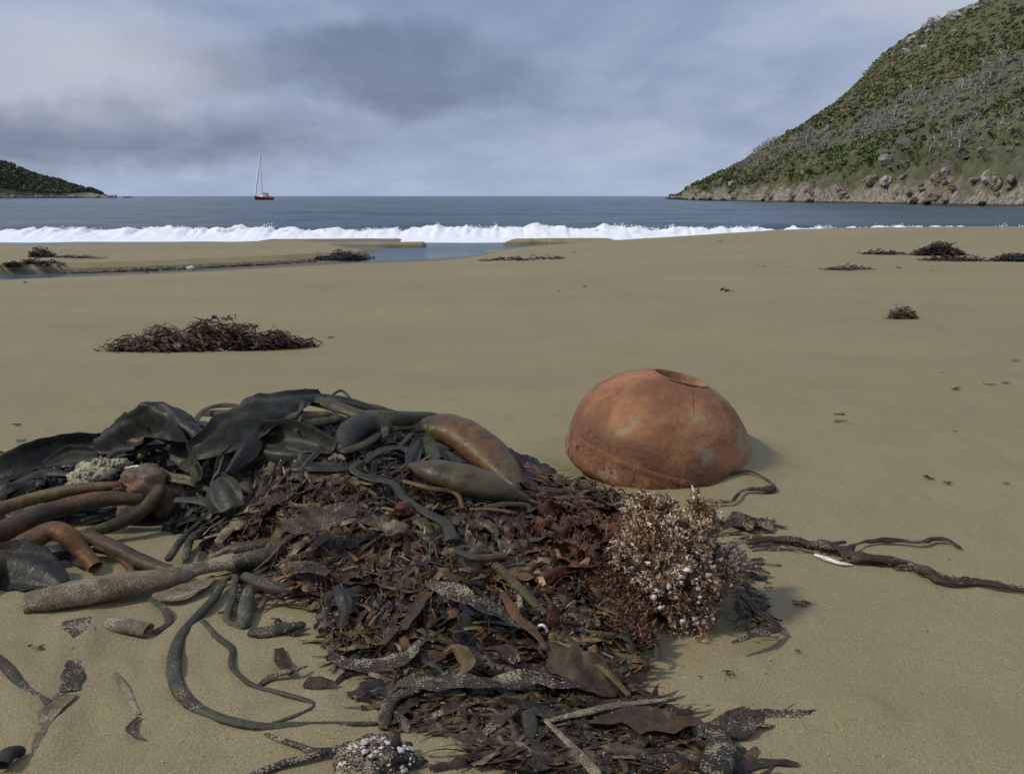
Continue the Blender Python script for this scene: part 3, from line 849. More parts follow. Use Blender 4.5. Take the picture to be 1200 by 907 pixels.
# ------------------------------------------------------------------ kelp materials
def m_kelp(name, c1, c2, rough=0.38, sand=0.0, coat=0.0, sc=9.0, rust=None, streak=True):
    m, t, b = material(name)
    co = t.n('ShaderNodeNewGeometry').outputs['Position']
    n = t.noise(co, sc, 5, 0.6, 0.4)
    n2 = t.noise(co, sc * 7, 4, 0.65)
    c = t.mix(t.rng(n, 0.33, 0.67), c1, c2)
    if rust:
        c = t.mix(t.rng(t.noise(co, sc * 0.8, 4, 0.55, 0.2), 0.52, 0.68), c, rust)
    f = t.rng(n2, 0.3, 0.7, 0.72, 1.3)
    c = t.mix(1.0, c, t.n('ShaderNodeCombineXYZ', None, X=f, Y=f, Z=f).outputs[0], 'MULTIPLY')
    ro = t.rng(n2, 0.3, 0.7, rough - 0.08, rough + 0.14)
    # grains of sand sticking to the wet skin
    g = t.noise(co, 330.0, 2, 0.7)
    patch = t.noise(co, 16.0, 5, 0.65)
    th = t.rng(patch, 0.38, 0.66, 0.86 - 0.30 * min(sand, 1), 0.70 - 0.36 * sand)
    msk = t.math('GREATER_THAN', g, th)
    c = t.mix(msk, c, t.mix(t.noise(co, 500.0, 1), (0.16, 0.13, 0.08), (0.40, 0.35, 0.24)))
    ro = t.math('MAXIMUM', ro, t.math('MULTIPLY', msk, 0.9))
    t.put(b, 'Base Color', c); t.put(b, 'Roughness', ro)
    b.inputs['Specular IOR Level'].default_value = 0.24
    h = t.math('ADD', t.math('MULTIPLY', n2, 1.0), t.math('ADD', t.math('MULTIPLY', msk, 0.25), t.math('MULTIPLY', t.noise(co, 120.0, 3, 0.6), 0.35)))
    bump(t, b, h, 0.003, 0.7)
    return m

K_DARK = m_kelp('dark_blade', (0.0110, 0.0110, 0.0085), (0.028, 0.026, 0.018), 0.44, 0.03)
K_GREY = m_kelp('grey_blade', (0.021, 0.022, 0.015), (0.046, 0.043, 0.027), 0.46, 0.06)
K_OLIVE = m_kelp('olive_strap', (0.032, 0.028, 0.012), (0.078, 0.063, 0.026), 0.44, 0.14)
K_BROWN = m_kelp('brown_bladder', (0.052, 0.042, 0.022), (0.088, 0.064, 0.030), 0.38, 0.08, sc=5.0, rust=(0.115, 0.060, 0.022))
K_TAN = m_kelp('tan_stalk', (0.080, 0.052, 0.020), (0.150, 0.098, 0.036), 0.44, 0.20, rust=(0.08, 0.038, 0.015))
K_RUST = m_kelp('rust_stalk', (0.036, 0.025, 0.014), (0.066, 0.040, 0.018), 0.46, 0.24, rust=(0.125, 0.054, 0.018))
K_SANDY = m_kelp('sanded_stalk', (0.085, 0.066, 0.038), (0.160, 0.126, 0.074), 0.66, 0.78, rust=(0.09, 0.056, 0.03))
K_GREEN = m_kelp('green_grey_strand', (0.030, 0.030, 0.019), (0.062, 0.058, 0.036), 0.54, 0.42)
K_BLACKSAND = m_kelp('black_sanded_blade', (0.016, 0.012, 0.009), (0.048, 0.034, 0.022), 0.50, 0.68)
K_RED = m_kelp('red_brown_blade', (0.036, 0.012, 0.006), (0.095, 0.034, 0.013), 0.40, 0.14, sc=22)
K_DKRED = m_kelp('dark_red_strand', (0.022, 0.012, 0.007), (0.058, 0.028, 0.013), 0.46, 0.52, sc=26)
K_PINK = m_kelp('pink_holdfast', (0.080, 0.058, 0.038), (0.150, 0.115, 0.078), 0.46, 0.16, rust=(0.16, 0.055, 0.020))
K_WHITE = m_kelp('bleached_white', (0.50, 0.46, 0.39), (0.70, 0.66, 0.59), 0.6, 0.05)
K_CRUST = m_simple('cream_crust', (0.14, 0.115, 0.06), (0.50, 0.46, 0.33), 60.0, 0.85, 0.004)
M_FROND = None
def m_frond():
    m, t, b = material('seaweed_frond')
    a = t.n('ShaderNodeAttribute', {'attribute_name': 'tint'}).outputs[0]
    co = t.n('ShaderNodeNewGeometry').outputs['Position']
    n = t.noise(co, 45.0, 4, 0.6)
    f = t.rng(n, 0.3, 0.7, 0.45, 1.7)
    c = t.mix(1.0, a, t.n('ShaderNodeCombineXYZ', None, X=f, Y=f, Z=f).outputs[0], 'MULTIPLY')
    g = t.noise(co, 330.0, 2, 0.7); patch = t.noise(co, 9.0, 5, 0.65)
    msk = t.math('GREATER_THAN', g, t.rng(patch, 0.40, 0.74, 0.84, 0.56))
    c = t.mix(msk, c, (0.27, 0.23, 0.15))
    t.put(b, 'Base Color', c); t.put(b, 'Roughness', t.math('ADD', t.rng(n, 0.3, 0.7, 0.22, 0.48), t.math('MULTIPLY', msk, 0.45)))
    b.inputs['Specular IOR Level'].default_value = 0.26
    bump(t, b, t.noise(co, 90.0, 4, 0.65), 0.003, 0.8)
    return m
M_FROND = m_frond()


# ------------------------------------------------------------------ kelp strands: swept tubes and straps
def spline(P_, n):
    P_ = np.asarray(P_, float)
    if len(P_) == 2:
        return P_[0] + (P_[1] - P_[0]) * np.linspace(0, 1, n)[:, None]
    Q = np.concatenate([[2 * P_[0] - P_[1]], P_, [2 * P_[-1] - P_[-2]]])
    L = np.concatenate([[0], np.cumsum(np.linalg.norm(np.diff(P_, axis=0), axis=1))])
    u = np.linspace(0, L[-1], n); k = np.clip(np.searchsorted(L, u, 'right') - 1, 0, len(P_) - 2)
    t = ((u - L[k]) / np.maximum(L[k + 1] - L[k], 1e-9))[:, None]
    p0, p1, p2, p3 = Q[k], Q[k + 1], Q[k + 2], Q[k + 3]
    return 0.5 * (2 * p1 + (p2 - p0) * t + (2 * p0 - 5 * p1 + 4 * p2 - p3) * t ** 2 + (3 * p1 - p0 - 3 * p2 + p3) * t ** 3)

_seed = [300]
def sweep(pts, w_px, th=1.0, curl=0.0, ruf=0.0, rufk=9.0, fold=0.0, wr=0.10, roll=(0,), nrm=(0, -0.35, 1), ends=('round', 'round'), res=None, m=16, rag=0.0, lip=0.0, crum=0.0):
    """pts: world points; w_px: full widths in photo pixels along the strand; th: thickness / width"""
    _seed[0] += 7; sd_ = _seed[0]
    L = np.linalg.norm(np.diff(pts, axis=0), axis=1).sum()
    n = res or int(np.clip(L / 0.010, 14, 130))
    C = spline(pts, n)
    u = np.linspace(0, 1, n)
    W = np.interp(u, np.linspace(0, 1, len(w_px)), w_px)
    a = W / 2 * np.median(px_scale(C))
    a = a * (1 + wr * fbm(u * L * 9, 0.3, 0, 3, sd_))
    T = np.gradient(C, axis=0); T /= np.linalg.norm(T, axis=1, keepdims=True)
    nn = np.array(nrm, float); nn /= np.linalg.norm(nn)
    S = np.cross(np.broadcast_to(nn, T.shape), T); S /= np.linalg.norm(S, axis=1, keepdims=True) + 1e-9
    for i in range(1, n):
        if S[i] @ S[i - 1] < 0: S[i] = -S[i]
    Nn = np.cross(T, S)
    if Nn[n // 2] @ nn < 0: Nn, S = -Nn, -S
    rl = np.interp(u, np.linspace(0, 1, len(roll)), roll)
    S, Nn = S * np.cos(rl)[:, None] + Nn * np.sin(rl)[:, None], Nn * np.cos(rl)[:, None] - S * np.sin(rl)[:, None]
    ph = np.arange(m) / m * 2 * math.pi
    cx, sx_ = np.cos(ph), np.sin(ph)
    if th < 0.5:
        cx = np.sign(cx) * np.abs(cx) ** 0.8
    xx = a[:, None] * cx[None]
    zz = a[:, None] * th * sx_[None]
    q = cx[None] ** 2
    zz = zz + curl * a[:, None] * q + ruf * a[:, None] * np.abs(cx[None]) ** 1.5 * (np.sin(u[:, None] * L * rufk * 6.28 / 1.0 + np.sign(cx[None]) * 1.1 + sd_) + 0.6 * np.sin(u[:, None] * L * rufk * 14.0 + sd_ * 2 + 2 * np.sign(cx[None])))
    if fold:
        zz = zz + fold * a[:, None] * np.sin(cx[None] * 3.2 + 2.0 * vn(u * L * 5, 0.1, 0, sd_)[:, None] + sd_)
    if lip:
        zz = zz + lip * a[:, None] * (np.abs(cx[None]) - .62).clip(0) * (1.6 + 1.4 * np.sin(u[:, None] * L * 11 + np.sign(cx[None]) * 1.7 + sd_))
    if rag:
        xx = xx * (1 + rag * vn(u[:, None] * L * 40, np.sign(cx[None]) * 3.0, 0, sd_ + 3) * np.abs(cx[None]))
    V = C[:, None, :] + S[:, None, :] * xx[..., None] + Nn[:, None, :] * zz[..., None]
    dn = fbm(V[..., 0] * 22, V[..., 1] * 22, V[..., 2] * 22, 3, sd_ + 1)
    V = V + (Nn[:, None, :] * sx_[None, :, None] + S[:, None, :] * cx[None, :, None] * min(1, th * 2)) * (dn * wr * 0.5)[..., None] * (a * min(1.0, th + 0.25))[:, None, None]
    if crum:
        V = V + Nn[:, None, :] * (fbm(C[:, None, 0] * 30 + xx * 24, C[:, None, 1] * 30, C[:, None, 2] * 30 + xx * 30, 3, sd_ + 2) * crum * a[:, None])[..., None]
    rings = [V]
    pre, post = [], []
    for side in (0, 1):
        i = 0 if side == 0 else -1; d = -T[0] if side == 0 else T[-1]
        c = C[i]; ring = V[i]; e = ends[side]
        if e == 'round':
            seq = [(0.85, 0.45), (0.5, 0.8), (0.12, 0.95)]
        elif e == 'hollow':
            seq = [(1.02, 0.05), (0.90, 0.08), (0.80, -0.3), (0.72, -2.2), (0.05, -2.3)]
        else:
            seq = [(0.7, 0.05), (0.05, 0.06)]
        rs = [c + (ring - c) * k_ + d * a[i] * o_ * (min(1, th * 1.5) if e == 'round' else 1) for k_, o_ in seq]
        (pre if side == 0 else post).extend(rs)
    A = np.concatenate([np.array(pre[::-1]).reshape(-1, m, 3), V, np.array(post).reshape(-1, m, 3)])
    return A.reshape(-1, 3), grid_faces(len(A), m, True), A

def resolve(pts):
    out = []
    for p in pts:
        if len(p) == 2: out.append(hit(p[0], p[1], 0.0)[0])
        elif len(p) == 3: out.append(hit(p[0], p[1], p[2])[0])
        else:
            q = P(p[0], p[1], p[3]); q[2] += float(G_noise(q[0], q[1])) + 0.003; out.append(q)
    return np.array(out)

def strand(name, label, cat, mat, pts, w_px, lift=None, group=None, parent=None, **kw):
    W = resolve(pts)
    V, F, A = sweep(W, w_px, **kw)
    me = mesh_np(name, V, F)
    return link(name, me, mat, parent=parent, **({} if parent is not None else dict(label=label, cat=cat, group=group)))

Z = lambda x, y, z: (x, y, 0, z)        # a point at an absolute height z

# --- the dark blades thrown over the top of the heap
SH = dict(crum=.10, th=.035, m=40, ends=('flat', 'flat'), wr=.16)
strand('kelp_ribbon', 'dark leathery kelp ribbon folded to a point at the left shoulder of the heap', 'kelp ribbon', K_DARK,
       [Z(112, 526, .115), Z(146, 514, .155), Z(184, 503, .190), Z(218, 512, .185), Z(256, 524, .170)], [30, 46, 50, 44, 20], fold=.30, lip=.5, curl=-.15, roll=(0.2, .7, .3, -.2), rag=.12, **SH)
strand('kelp_ribbon', 'small peaked flap of dark kelp standing up on the left shoulder of the heap', 'kelp ribbon', K_DARK,
       [Z(176, 512, .165), Z(186, 494, .198), Z(200, 496, .196), Z(228, 512, .172)], [10, 30, 34, 8], th=.05, fold=.25, curl=-.7, roll=(.8, .9, .5), wr=.2, lip=.4, ends=('flat', 'flat'), m=32)
strand('kelp_ribbon', 'broad smooth slate grey kelp ribbon draped over the top of the heap', 'kelp ribbon', K_GREY,
       [Z(226, 534, .175), Z(258, 518, .205), Z(298, 497, .235), Z(338, 476, .256), Z(378, 466, .256)], [22, 56, 64, 44, 18], fold=.10, lip=.7, curl=-.10, roll=(.55, .45, .35, .15), rag=.06, **SH)
strand('kelp_ribbon', 'dark pleated kelp ribbon hanging down the front under the slate grey one', 'kelp ribbon', K_DARK,
       [Z(300, 506, .215), Z(286, 524, .195), Z(274, 544, .165), Z(262, 560, .14)], [24, 46, 44, 18], fold=.32, lip=.5, curl=-.2, roll=(.3, .1), rag=.15, **SH)
strand('kelp_strap', 'thin tan edge of a blade arching along the skyline of the heap', 'kelp ribbon', K_OLIVE,
       [Z(224, 503, .195), Z(240, 484, .215), Z(262, 478, .22), Z(300, 482, .215)], [7, 8, 9, 5], th=.25)
strand('kelp_strap', 'long olive strap running along the skyline crest of the heap', 'kelp strap', K_OLIVE,
       [Z(296, 474, .24), Z(330, 466, .25), Z(372, 472, .25), Z(410, 485, .24), Z(446, 500, .215), Z(452, 516, .20)], [8, 15, 18, 17, 14, 6], th=.3, curl=-.2, roll=(.2, .3, .1), ends=('flat', 'flat'))
strand('kelp_strap', 'dark strap lying just behind the crest strap of the heap', 'kelp strap', K_DARK,
       [Z(340, 463, .25), Z(400, 470, .245), Z(440, 482, .22), Z(470, 487, .205)], [8, 13, 13, 6], th=.35, curl=-.2)
strand('kelp_stalk', 'fat rounded olive grey kelp tube near the crest beside the brown bladder', 'kelp stalk', K_OLIVE,
       [Z(430, 494, .215), Z(462, 494, .215), Z(490, 492, .20), Z(510, 491, .185)], [22, 26, 22, 14], th=.8)
strand('kelp_stalk', 'thick dark grey kelp tube bending down the front of the heap', 'kelp stalk', K_GREY,
       [Z(402, 530, .185), Z(412, 512, .205), Z(432, 501, .215), Z(452, 505, .205)], [22, 32, 32, 20], th=.8)
strand('kelp_ribbon', 'dark blade bunched in a horizontal fold under the crest of the heap', 'kelp ribbon', K_GREY,
       [Z(306, 514, .20), Z(336, 516, .205), Z(368, 524, .20), Z(392, 530, .19)], [26, 38, 34, 22], th=.05, curl=-.3, fold=.30, lip=.6, wr=.25, roll=(.6, .4), ends=('flat', 'flat'), m=36)
strand('kelp_ribbon', 'long dark blade sagging along the front of the heap above the brown tangle', 'kelp ribbon', K_DARK,
       [Z(262, 548, .14), Z(300, 538, .165), Z(340, 540, .17), Z(386, 543, .165), Z(412, 538, .165)], [20, 32, 36, 30, 12], th=.05, curl=-.3, fold=.28, lip=.6, roll=(.6, .3), ends=('flat', 'flat'), m=36)
strand('kelp_stalk', 'dull yellow brown kelp tube half hidden under the crest straps', 'kelp stalk', K_TAN,
       [Z(322, 500, .215), Z(350, 493, .225), Z(384, 488, .225)], [14, 16, 10], th=.7)
strand('kelp_stalk', 'dark olive kelp tube lying below the yellow brown tube near the crest', 'kelp stalk', K_OLIVE,
       [Z(318, 512, .205), Z(350, 504, .212), Z(396, 496, .218)], [12, 18, 12], th=.7)
strand('kelp_strap', 'narrow strap hanging straight down across the yellow brown tube', 'kelp strap', K_OLIVE,
       [Z(354, 474, .255), Z(352, 490, .242), Z(347, 510, .222)], [7, 6, 5], th=.3)
strand('kelp_tendril', 'thin dark tendril looping up above the skyline of the heap', 'kelp strand', K_DARK,
       [Z(355, 466, .25), Z(356, 459, .262), Z(364, 460, .26), Z(374, 465, .25)], [2.5, 2.5, 2], th=1, res=20)
strand('kelp_tendril', 'thin brown tendril arched over the skyline beside the crest strap', 'kelp strand', K_OLIVE,
       [Z(388, 466, .245), Z(398, 460, .256), Z(404, 462, .252), Z(410, 469, .24)], [2.5, 3.5, 2.5], th=1, res=20)
strand('kelp_strap', 'olive strap curling in an arc down between the shoulder blade and the slate grey blade', 'kelp strap', K_OLIVE,
       [Z(224, 504, .19), Z(244, 514, .19), Z(257, 532, .175), Z(257, 552, .155), Z(250, 566, .135)], [9, 13, 12, 10, 5], th=.2, curl=-.3, roll=(.2, .6, .9))
strand('kelp_ribbon', 'dull dark wrinkled blade hanging in the hollow of the left shoulder', 'kelp ribbon', K_GREY,
       [Z(205, 512, .165), Z(216, 530, .15), Z(228, 548, .135), Z(236, 566, .115)], [30, 42, 34, 14], th=.04, curl=-.2, ruf=.12, lip=.6, fold=.3, wr=.25, roll=(.9, 1.0), ends=('flat', 'flat'), m=24)
strand('kelp_ribbon', 'olive tongue of kelp slanting down in the hollow of the left shoulder', 'kelp ribbon', K_OLIVE,
       [Z(240, 520, .165), Z(232, 540, .15), Z(222, 556, .13)], [8, 16, 5], th=.1, curl=-.3, roll=(.7, .9))
strand('kelp_ribbon', 'grey fan shaped blade spread at the foot of the arched olive strap', 'kelp ribbon', K_GREY,
       [Z(252, 558, .14), Z(258, 576, .125), Z(266, 594, .10), Z(270, 602, .09)], [6, 26, 44, 36], th=.04, curl=-.15, ruf=.08, lip=.7, fold=.14, roll=(.4, .2), ends=('flat', 'flat'), m=32)
strand('kelp_strap', 'grey strap running from the pink holdfast to the fan shaped blade', 'kelp strap', K_GREY,
       [Z(206, 590, .09), Z(236, 592, .09), Z(262, 602, .085)], [10, 15, 12], th=.35)
strand('kelp_ribbon', 'olive green blade lying on the brown tangle under the sagging dark blade', 'kelp ribbon', K_OLIVE,
       [Z(268, 560, .13), Z(286, 572, .115), Z(300, 582, .10)], [10, 26, 8], th=.1, curl=-.3, roll=(.2, .1))
strand('kelp_ribbon', 'upright olive blade under the fold of the sagging dark blade', 'kelp ribbon', K_OLIVE,
       [Z(318, 546, .16), Z(310, 560, .14), Z(302, 574, .115)], [10, 22, 6], th=.1, curl=-.3, roll=(.6, .7))
strand('kelp_ribbon', 'orange brown scrap of blade glowing beside the olive green blade', 'kelp ribbon', K_RED,
       [Z(292, 596, .095), Z(306, 592, .105), Z(318, 586, .11)], [6, 12, 5], th=.15, curl=-.3)
# --- left flank
strand('kelp_ribbon', 'long black blade along the back edge of the heap reaching to its left end', 'kelp ribbon', K_DARK,
       [Z(-30, 566, .04), Z(20, 552, .065), Z(70, 537, .085), Z(120, 527, .105), Z(166, 522, .125)], [26, 38, 38, 36, 18], th=.05, curl=-.3, ruf=.06, fold=.26, lip=.6, roll=(.5, .3), ends=('flat', 'flat'), m=36)
strand('kelp_ribbon', 'grey blade with a pale rim lying in front of the long black blade', 'kelp ribbon', K_GREY,
       [Z(52, 552, .08), Z(80, 543, .095), Z(112, 540, .10)], [10, 26, 14], th=.05, curl=-.2, fold=.2, lip=.7, roll=(.3, .4), ends=('flat', 'flat'), m=32)
strand('kelp_stalk', 'short tan brown curled stalk end poking out under the left shoulder blade', 'kelp stalk', K_TAN,
       [Z(138, 522, .12), Z(156, 521, .135), Z(170, 528, .125), Z(166, 540, .105)], [8, 14, 16, 10], th=.8)
strand('kelp_ribbon', 'crumpled black blade at the left end of the heap beside the yellow stalk', 'kelp ribbon', K_DARK,
       [Z(-30, 585, .05), Z(10, 580, .06), Z(42, 576, .06)], [20, 30, 10], th=.1, ruf=.25, fold=.3, wr=.3, m=24)

CREST = [  # straps that run along and over the crest: photo pixels, height above the heap, widths
    ([(236, 486, .004), (276, 486, .010), (318, 480, .012), (356, 472, .010)], [7, 10, 9, 5], K_OLIVE, .3), ([(262, 528, .012), (292, 516, .020), (318, 498, .022), (330, 482, .014)], [8, 12, 11, 6], K_DARK, .2),
    ([(286, 550, .010), (320, 528, .020), (362, 512, .024), (404, 508, .018)], [9, 14, 14, 8], K_OLIVE, .25), ([(360, 544, .018), (376, 528, .026), (384, 510, .024), (376, 494, .014)], [8, 12, 12, 7], K_GREY, .2),
    ([(330, 552, .010), (366, 550, .022), (402, 552, .020), (430, 544, .014)], [8, 15, 14, 7], K_DARK, .15), ([(400, 480, .006), (430, 478, .010), (462, 486, .012), (496, 490, .006)], [6, 9, 9, 5], K_OLIVE, .4),
    ([(428, 544, .020), (446, 530, .026), (470, 528, .022), (490, 540, .014)], [7, 10, 10, 5], K_GREY, .25), ([(196, 546, .010), (222, 534, .018), (240, 516, .020), (246, 498, .010)], [8, 13, 12, 6], K_DARK, .15),
    ([(176, 548, .010), (196, 560, .016), (222, 566, .016), (246, 578, .010)], [8, 12, 11, 6], K_OLIVE, .2), ([(280, 586, .010), (264, 566, .020), (258, 546, .022), (264, 526, .014)], [6, 11, 12, 6], K_GREY, .18),
    ([(120, 548, .006), (140, 534, .014), (168, 530, .016), (196, 524, .012)], [8, 14, 13, 6], K_DARK, .12), ([(20, 572, .008), (50, 560, .014), (84, 560, .010)], [12, 22, 10], K_DARK, .08),
    ([(0, 586, .006), (24, 572, .012), (46, 562, .010)], [10, 20, 10], K_GREY, .10), ([(320, 568, .006), (346, 560, .014), (376, 562, .012), (398, 570, .006)], [10, 20, 18, 8], K_OLIVE, .08),
    ([(540, 546, .006), (520, 534, .014), (512, 524, .012)], [10, 18, 8], K_GREY, .08), ([(296, 604, .006), (326, 590, .016), (356, 584, .012)], [8, 20, 8], K_DKRED, .07)]
for pts, wd, mt, th in CREST:
    strand('kelp_strap', 'dark olive strap woven among the bigger ribbons on top of the heap', 'kelp strap', mt, pts, wd, th=th, curl=-.2, fold=.1, lip=.4, m=24, roll=(random.uniform(-.2, .6), random.uniform(-.2, .6)), wr=.2, ends=('flat', 'flat'), group='straps woven over the crest of the heap')
SHADE_FILL = [([Z(-20, 606, .02), Z(40, 606, .025), Z(90, 604, .03), Z(130, 606, .02)], [16, 26, 24, 10]), ([Z(20, 640, .012), Z(70, 646, .015), Z(110, 640, .012)], [14, 28, 12]), ([Z(96, 618, .012), Z(140, 606, .02), Z(170, 612, .012), Z(196, 606, .014)], [12, 22, 18, 8]),
        ([Z(60, 664, .008), Z(80, 656, .012), Z(96, 668, .008)], [16, 26, 10]), ([Z(206, 620, .02), Z(236, 612, .03), Z(266, 622, .03), Z(290, 616, .04)], [10, 18, 16, 8])]
for pts, wd in SHADE_FILL:  # black ribbons added to stand in for the shade between the stalks
    strand('kelp_ribbon', 'black crumpled ribbon added as shade under the brown stalks', 'kelp ribbon', K_DARK, pts, wd, th=.05, fold=.3, lip=.5, wr=.4, rag=.3, m=28, ends=('flat', 'flat'), group='black ribbons added as shade under the stalks')

# --- holdfast with its three stalks
hb_ = P(168, 588, .02)
hold = empty('kelp_plant', hb_, 'kelp plant with a pinkish knobbly holdfast and three brown stalks, cream crust on top', 'kelp')
strand('stalk', None, None, K_TAN, [Z(-40, 612, .055), Z(0, 602, .06), Z(50, 587, .075), Z(100, 578, .088), Z(140, 574, .095)], [17, 18, 17, 15, 12], th=.9, parent=hold)
strand('stalk', None, None, K_RUST, [Z(-40, 650, .03), Z(10, 626, .045), Z(60, 604, .06), Z(115, 592, .075), Z(164, 588, .08)], [34, 30, 24, 21, 15], th=.85, parent=hold)
strand('stalk', None, None, K_OLIVE, [Z(100, 630, .03), Z(132, 620, .035), Z(164, 604, .055), Z(184, 584, .08), Z(188, 570, .085)], [12, 15, 16, 17, 15], th=.9, parent=hold)
def lump(name, c, rad, mat, parent=None, amp=.22, f=2.2, seed=1, sub=3, **kw):
    V, F = (IV.copy(), IF) if sub == 4 else (IV3.copy(), IF3) if sub == 3 else (ICO1[0].copy(), ICO1[1])
    V = V * (1 + amp * fbm(V[:, 0] * f, V[:, 1] * f, V[:, 2] * f, 4, seed))[:, None]
    V = V * np.array(rad) + np.array(c)
    return link(name, mesh_np(name, V, F), mat, parent=parent, **kw)
lump('holdfast', P(172, 578, .07), (.082, .07, .062), K_PINK, hold, .32, 2.0, 401, 4)
lump('root_knob', P(194, 592, .05), (.030, .03, .04), K_RUST, hold, .3, 2.0, 402)
lump('root_knob', P(140, 574, .095), (.018, .018, .016), K_RUST, hold, .3, 2.0, 403)
# crust: granular cream colony on the holdfast
def crust(name, spots, n, mat, parent, size=(.003, .008), **kw):
    Vs, Fs, o = [], [], 0
    for i in range(n):
        c, r = spots[rng.integers(len(spots))]
        d = rng.normal(size=3); d /= np.linalg.norm(d); d[2] = abs(d[2])
        p = c + d * r * np.array([1, .7, .6]) * rng.uniform(.75, 1.05)
        s = rng.uniform(*size)
        v = IV2[:, :] * s * (1 + .35 * rng.normal(size=(len(IV2), 1)) * .6)
        Vs.append(v + p); Fs.append(IF2 + o); o += len(v)
    return link(name, mesh_np(name, np.concatenate(Vs), np.concatenate(Fs), False), mat, parent=parent, **kw)
IV2, IF2 = ico(1)
sp1 = [(P(100, 562, .085), .035), (P(92, 572, .075), .032), (P(118, 546, .105), .030), (P(140, 546, .105), .026)]
lump('crust_base', P(108, 556, .088), (.06, .045, .03), K_CRUST, hold, .3, 3, 405)
crust('crust', sp1, 420, K_CRUST, hold, kind='stuff')
strand('pale_root', None, None, K_WHITE, [Z(148, 552, .115), Z(162, 550, .118), Z(176, 556, .112), Z(190, 566, .095)], [3, 4, 5, 2], th=.7, parent=hold, res=24)

# --- stalks on the lower left
strand('kelp_stalk', 'hooked rust brown kelp stalk with a hollow cut end arching over the sand', 'kelp stalk', K_RUST,
       [Z(-30, 690, .02), Z(4, 662, .035), Z(34, 640, .055), Z(62, 627, .07), Z(82, 634, .062), Z(96, 650, .035), Z(112, 668, .012)], [30, 31, 29, 26, 24, 22, 18], th=.8, ends=('round', 'hollow'))
strand('kelp_ribbon', 'broad black flap lying on the sand under the hooked rust brown stalk', 'kelp ribbon', K_DARK,
       [Z(-20, 672, .03), Z(20, 668, .035), Z(50, 676, .025), Z(74, 690, .010)], [50, 60, 50, 18], th=.04, curl=-.25, fold=.12, lip=.6, m=36, roll=(.2, .1), ends=('flat', 'flat'), rag=.1)
strand('kelp_stalk', 'smooth brown stalk slanting down from the pink holdfast to the sanded stalk', 'kelp stalk', K_RUST,
       [Z(104, 632, .03), Z(134, 646, .026), Z(170, 662, .020), Z(214, 674, .016)], [18, 20, 19, 14], th=.85)
strand('kelp_stalk', 'thin reddish stalk curving beside the smooth brown stalk', 'kelp stalk', K_RUST,
       [Z(112, 648, .018), Z(134, 652, .018), Z(150, 664, .012), Z(158, 680, .008)], [10, 11, 10, 8], th=.8)
strand('kelp_stalk', 'long sand caked tan stalk lying across the lower left of the heap', 'kelp stalk', K_SANDY,
       [Z(30, 712, .012), Z(70, 703, .020), Z(130, 690, .026), Z(190, 680, .030), Z(240, 668, .034), Z(276, 660, .036)], [32, 40, 38, 30, 27, 24], th=.62, wr=.22, ends=('flat', 'flat'))
strand('kelp_stalk', 'dark olive smooth stalk continuing right from the end of the sand caked stalk', 'kelp stalk', K_GREEN,
       [Z(276, 662, .034), Z(306, 656, .040), Z(336, 645, .048), Z(364, 632, .058)], [18, 20, 19, 15], th=.9)
strand('kelp_stalk', 'yellowish olive stalk lying behind the dark olive smooth stalk', 'kelp stalk', K_OLIVE,
       [Z(276, 648, .040), Z(304, 643, .048), Z(338, 634, .058)], [18, 19, 14], th=.85)
strand('kelp_stalk', 'short grey stalk bending down right from the joint of the sand caked stalk', 'kelp stalk', K_GREEN,
       [Z(288, 678, .022), Z(308, 688, .018), Z(332, 696, .014), Z(346, 698, .012)], [14, 18, 17, 10], th=.8)
strand('kelp_stalk', 'stubby blue grey stalk standing in the sand below the joint of the sand caked stalk', 'kelp stalk', K_GREEN,
       [Z(292, 694, .022), Z(288, 716, .012), Z(286, 736, .006)], [14, 18, 16], th=.8)
strand('kelp_stalk', 'dark narrow stalk dropping from the joint beside the stubby blue grey stalk', 'kelp stalk', K_GREEN,
       [Z(276, 678, .024), Z(272, 704, .014), Z(266, 730, .005), Z(284, 740, .004)], [9, 10, 9, 6], th=.7)
strand('kelp_stalk', 'sanded grey stalk end half buried right of the stubby stalk', 'kelp stalk', K_GREEN,
       [Z(296, 748, .002), Z(320, 745, .006), Z(354, 738, .006)], [14, 18, 12], th=.6)
strand('kelp_ribbon', 'brown hollow flap curling under the sand caked stalk', 'kelp ribbon', K_SANDY,
       [Z(178, 702, .010), Z(206, 700, .014), Z(236, 690, .014), Z(252, 678, .016)], [8, 24, 20, 6], th=.15, curl=.3, ends=('flat', 'flat'))
strand('kelp_stalk', 'sand caked stump with a ragged ring at its end below the sand caked stalk', 'kelp stalk', K_SANDY,
       [Z(128, 734, .002), Z(150, 738, .008), Z(174, 742, .010)], [18, 22, 20], th=.6, ends=('round', 'hollow'))
strand('kelp_strap', 'small dark strap looping behind the ragged stump', 'kelp strap', K_GREEN,
       [Z(176, 704, .012), Z(192, 716, .012), Z(198, 732, .008), Z(182, 744, .004)], [6, 9, 10, 8], th=.3)
strand('kelp_stalk', 'short dark stalk leaning left above the sand caked stalk', 'kelp stalk', K_GREEN,
       [Z(234, 618, .035), Z(214, 636, .028), Z(198, 656, .024)], [8, 10, 9], th=.8)
strand('kelp_stalk', 'curved olive stalk beside the short leaning stalk above the sand caked stalk', 'kelp stalk', K_GREEN,
       [Z(242, 624, .04), Z(224, 636, .03), Z(218, 656, .026)], [8, 9, 8], th=.8)
strand('kelp_strand', 'long green grey strand curving in a big hook across the bare sand', 'kelp strand', K_GREEN,
       [Z(262, 684, .022), Z(250, 704, .014), Z(230, 726, .008), Z(210, 752, .008), Z(204, 790, .007), Z(214, 820, .006), Z(246, 845, .005), Z(300, 858, .005), Z(352, 858, .004), Z(440, 855, .003)], [11, 13, 15, 16, 18, 16, 12, 11, 9, 5], th=.65)
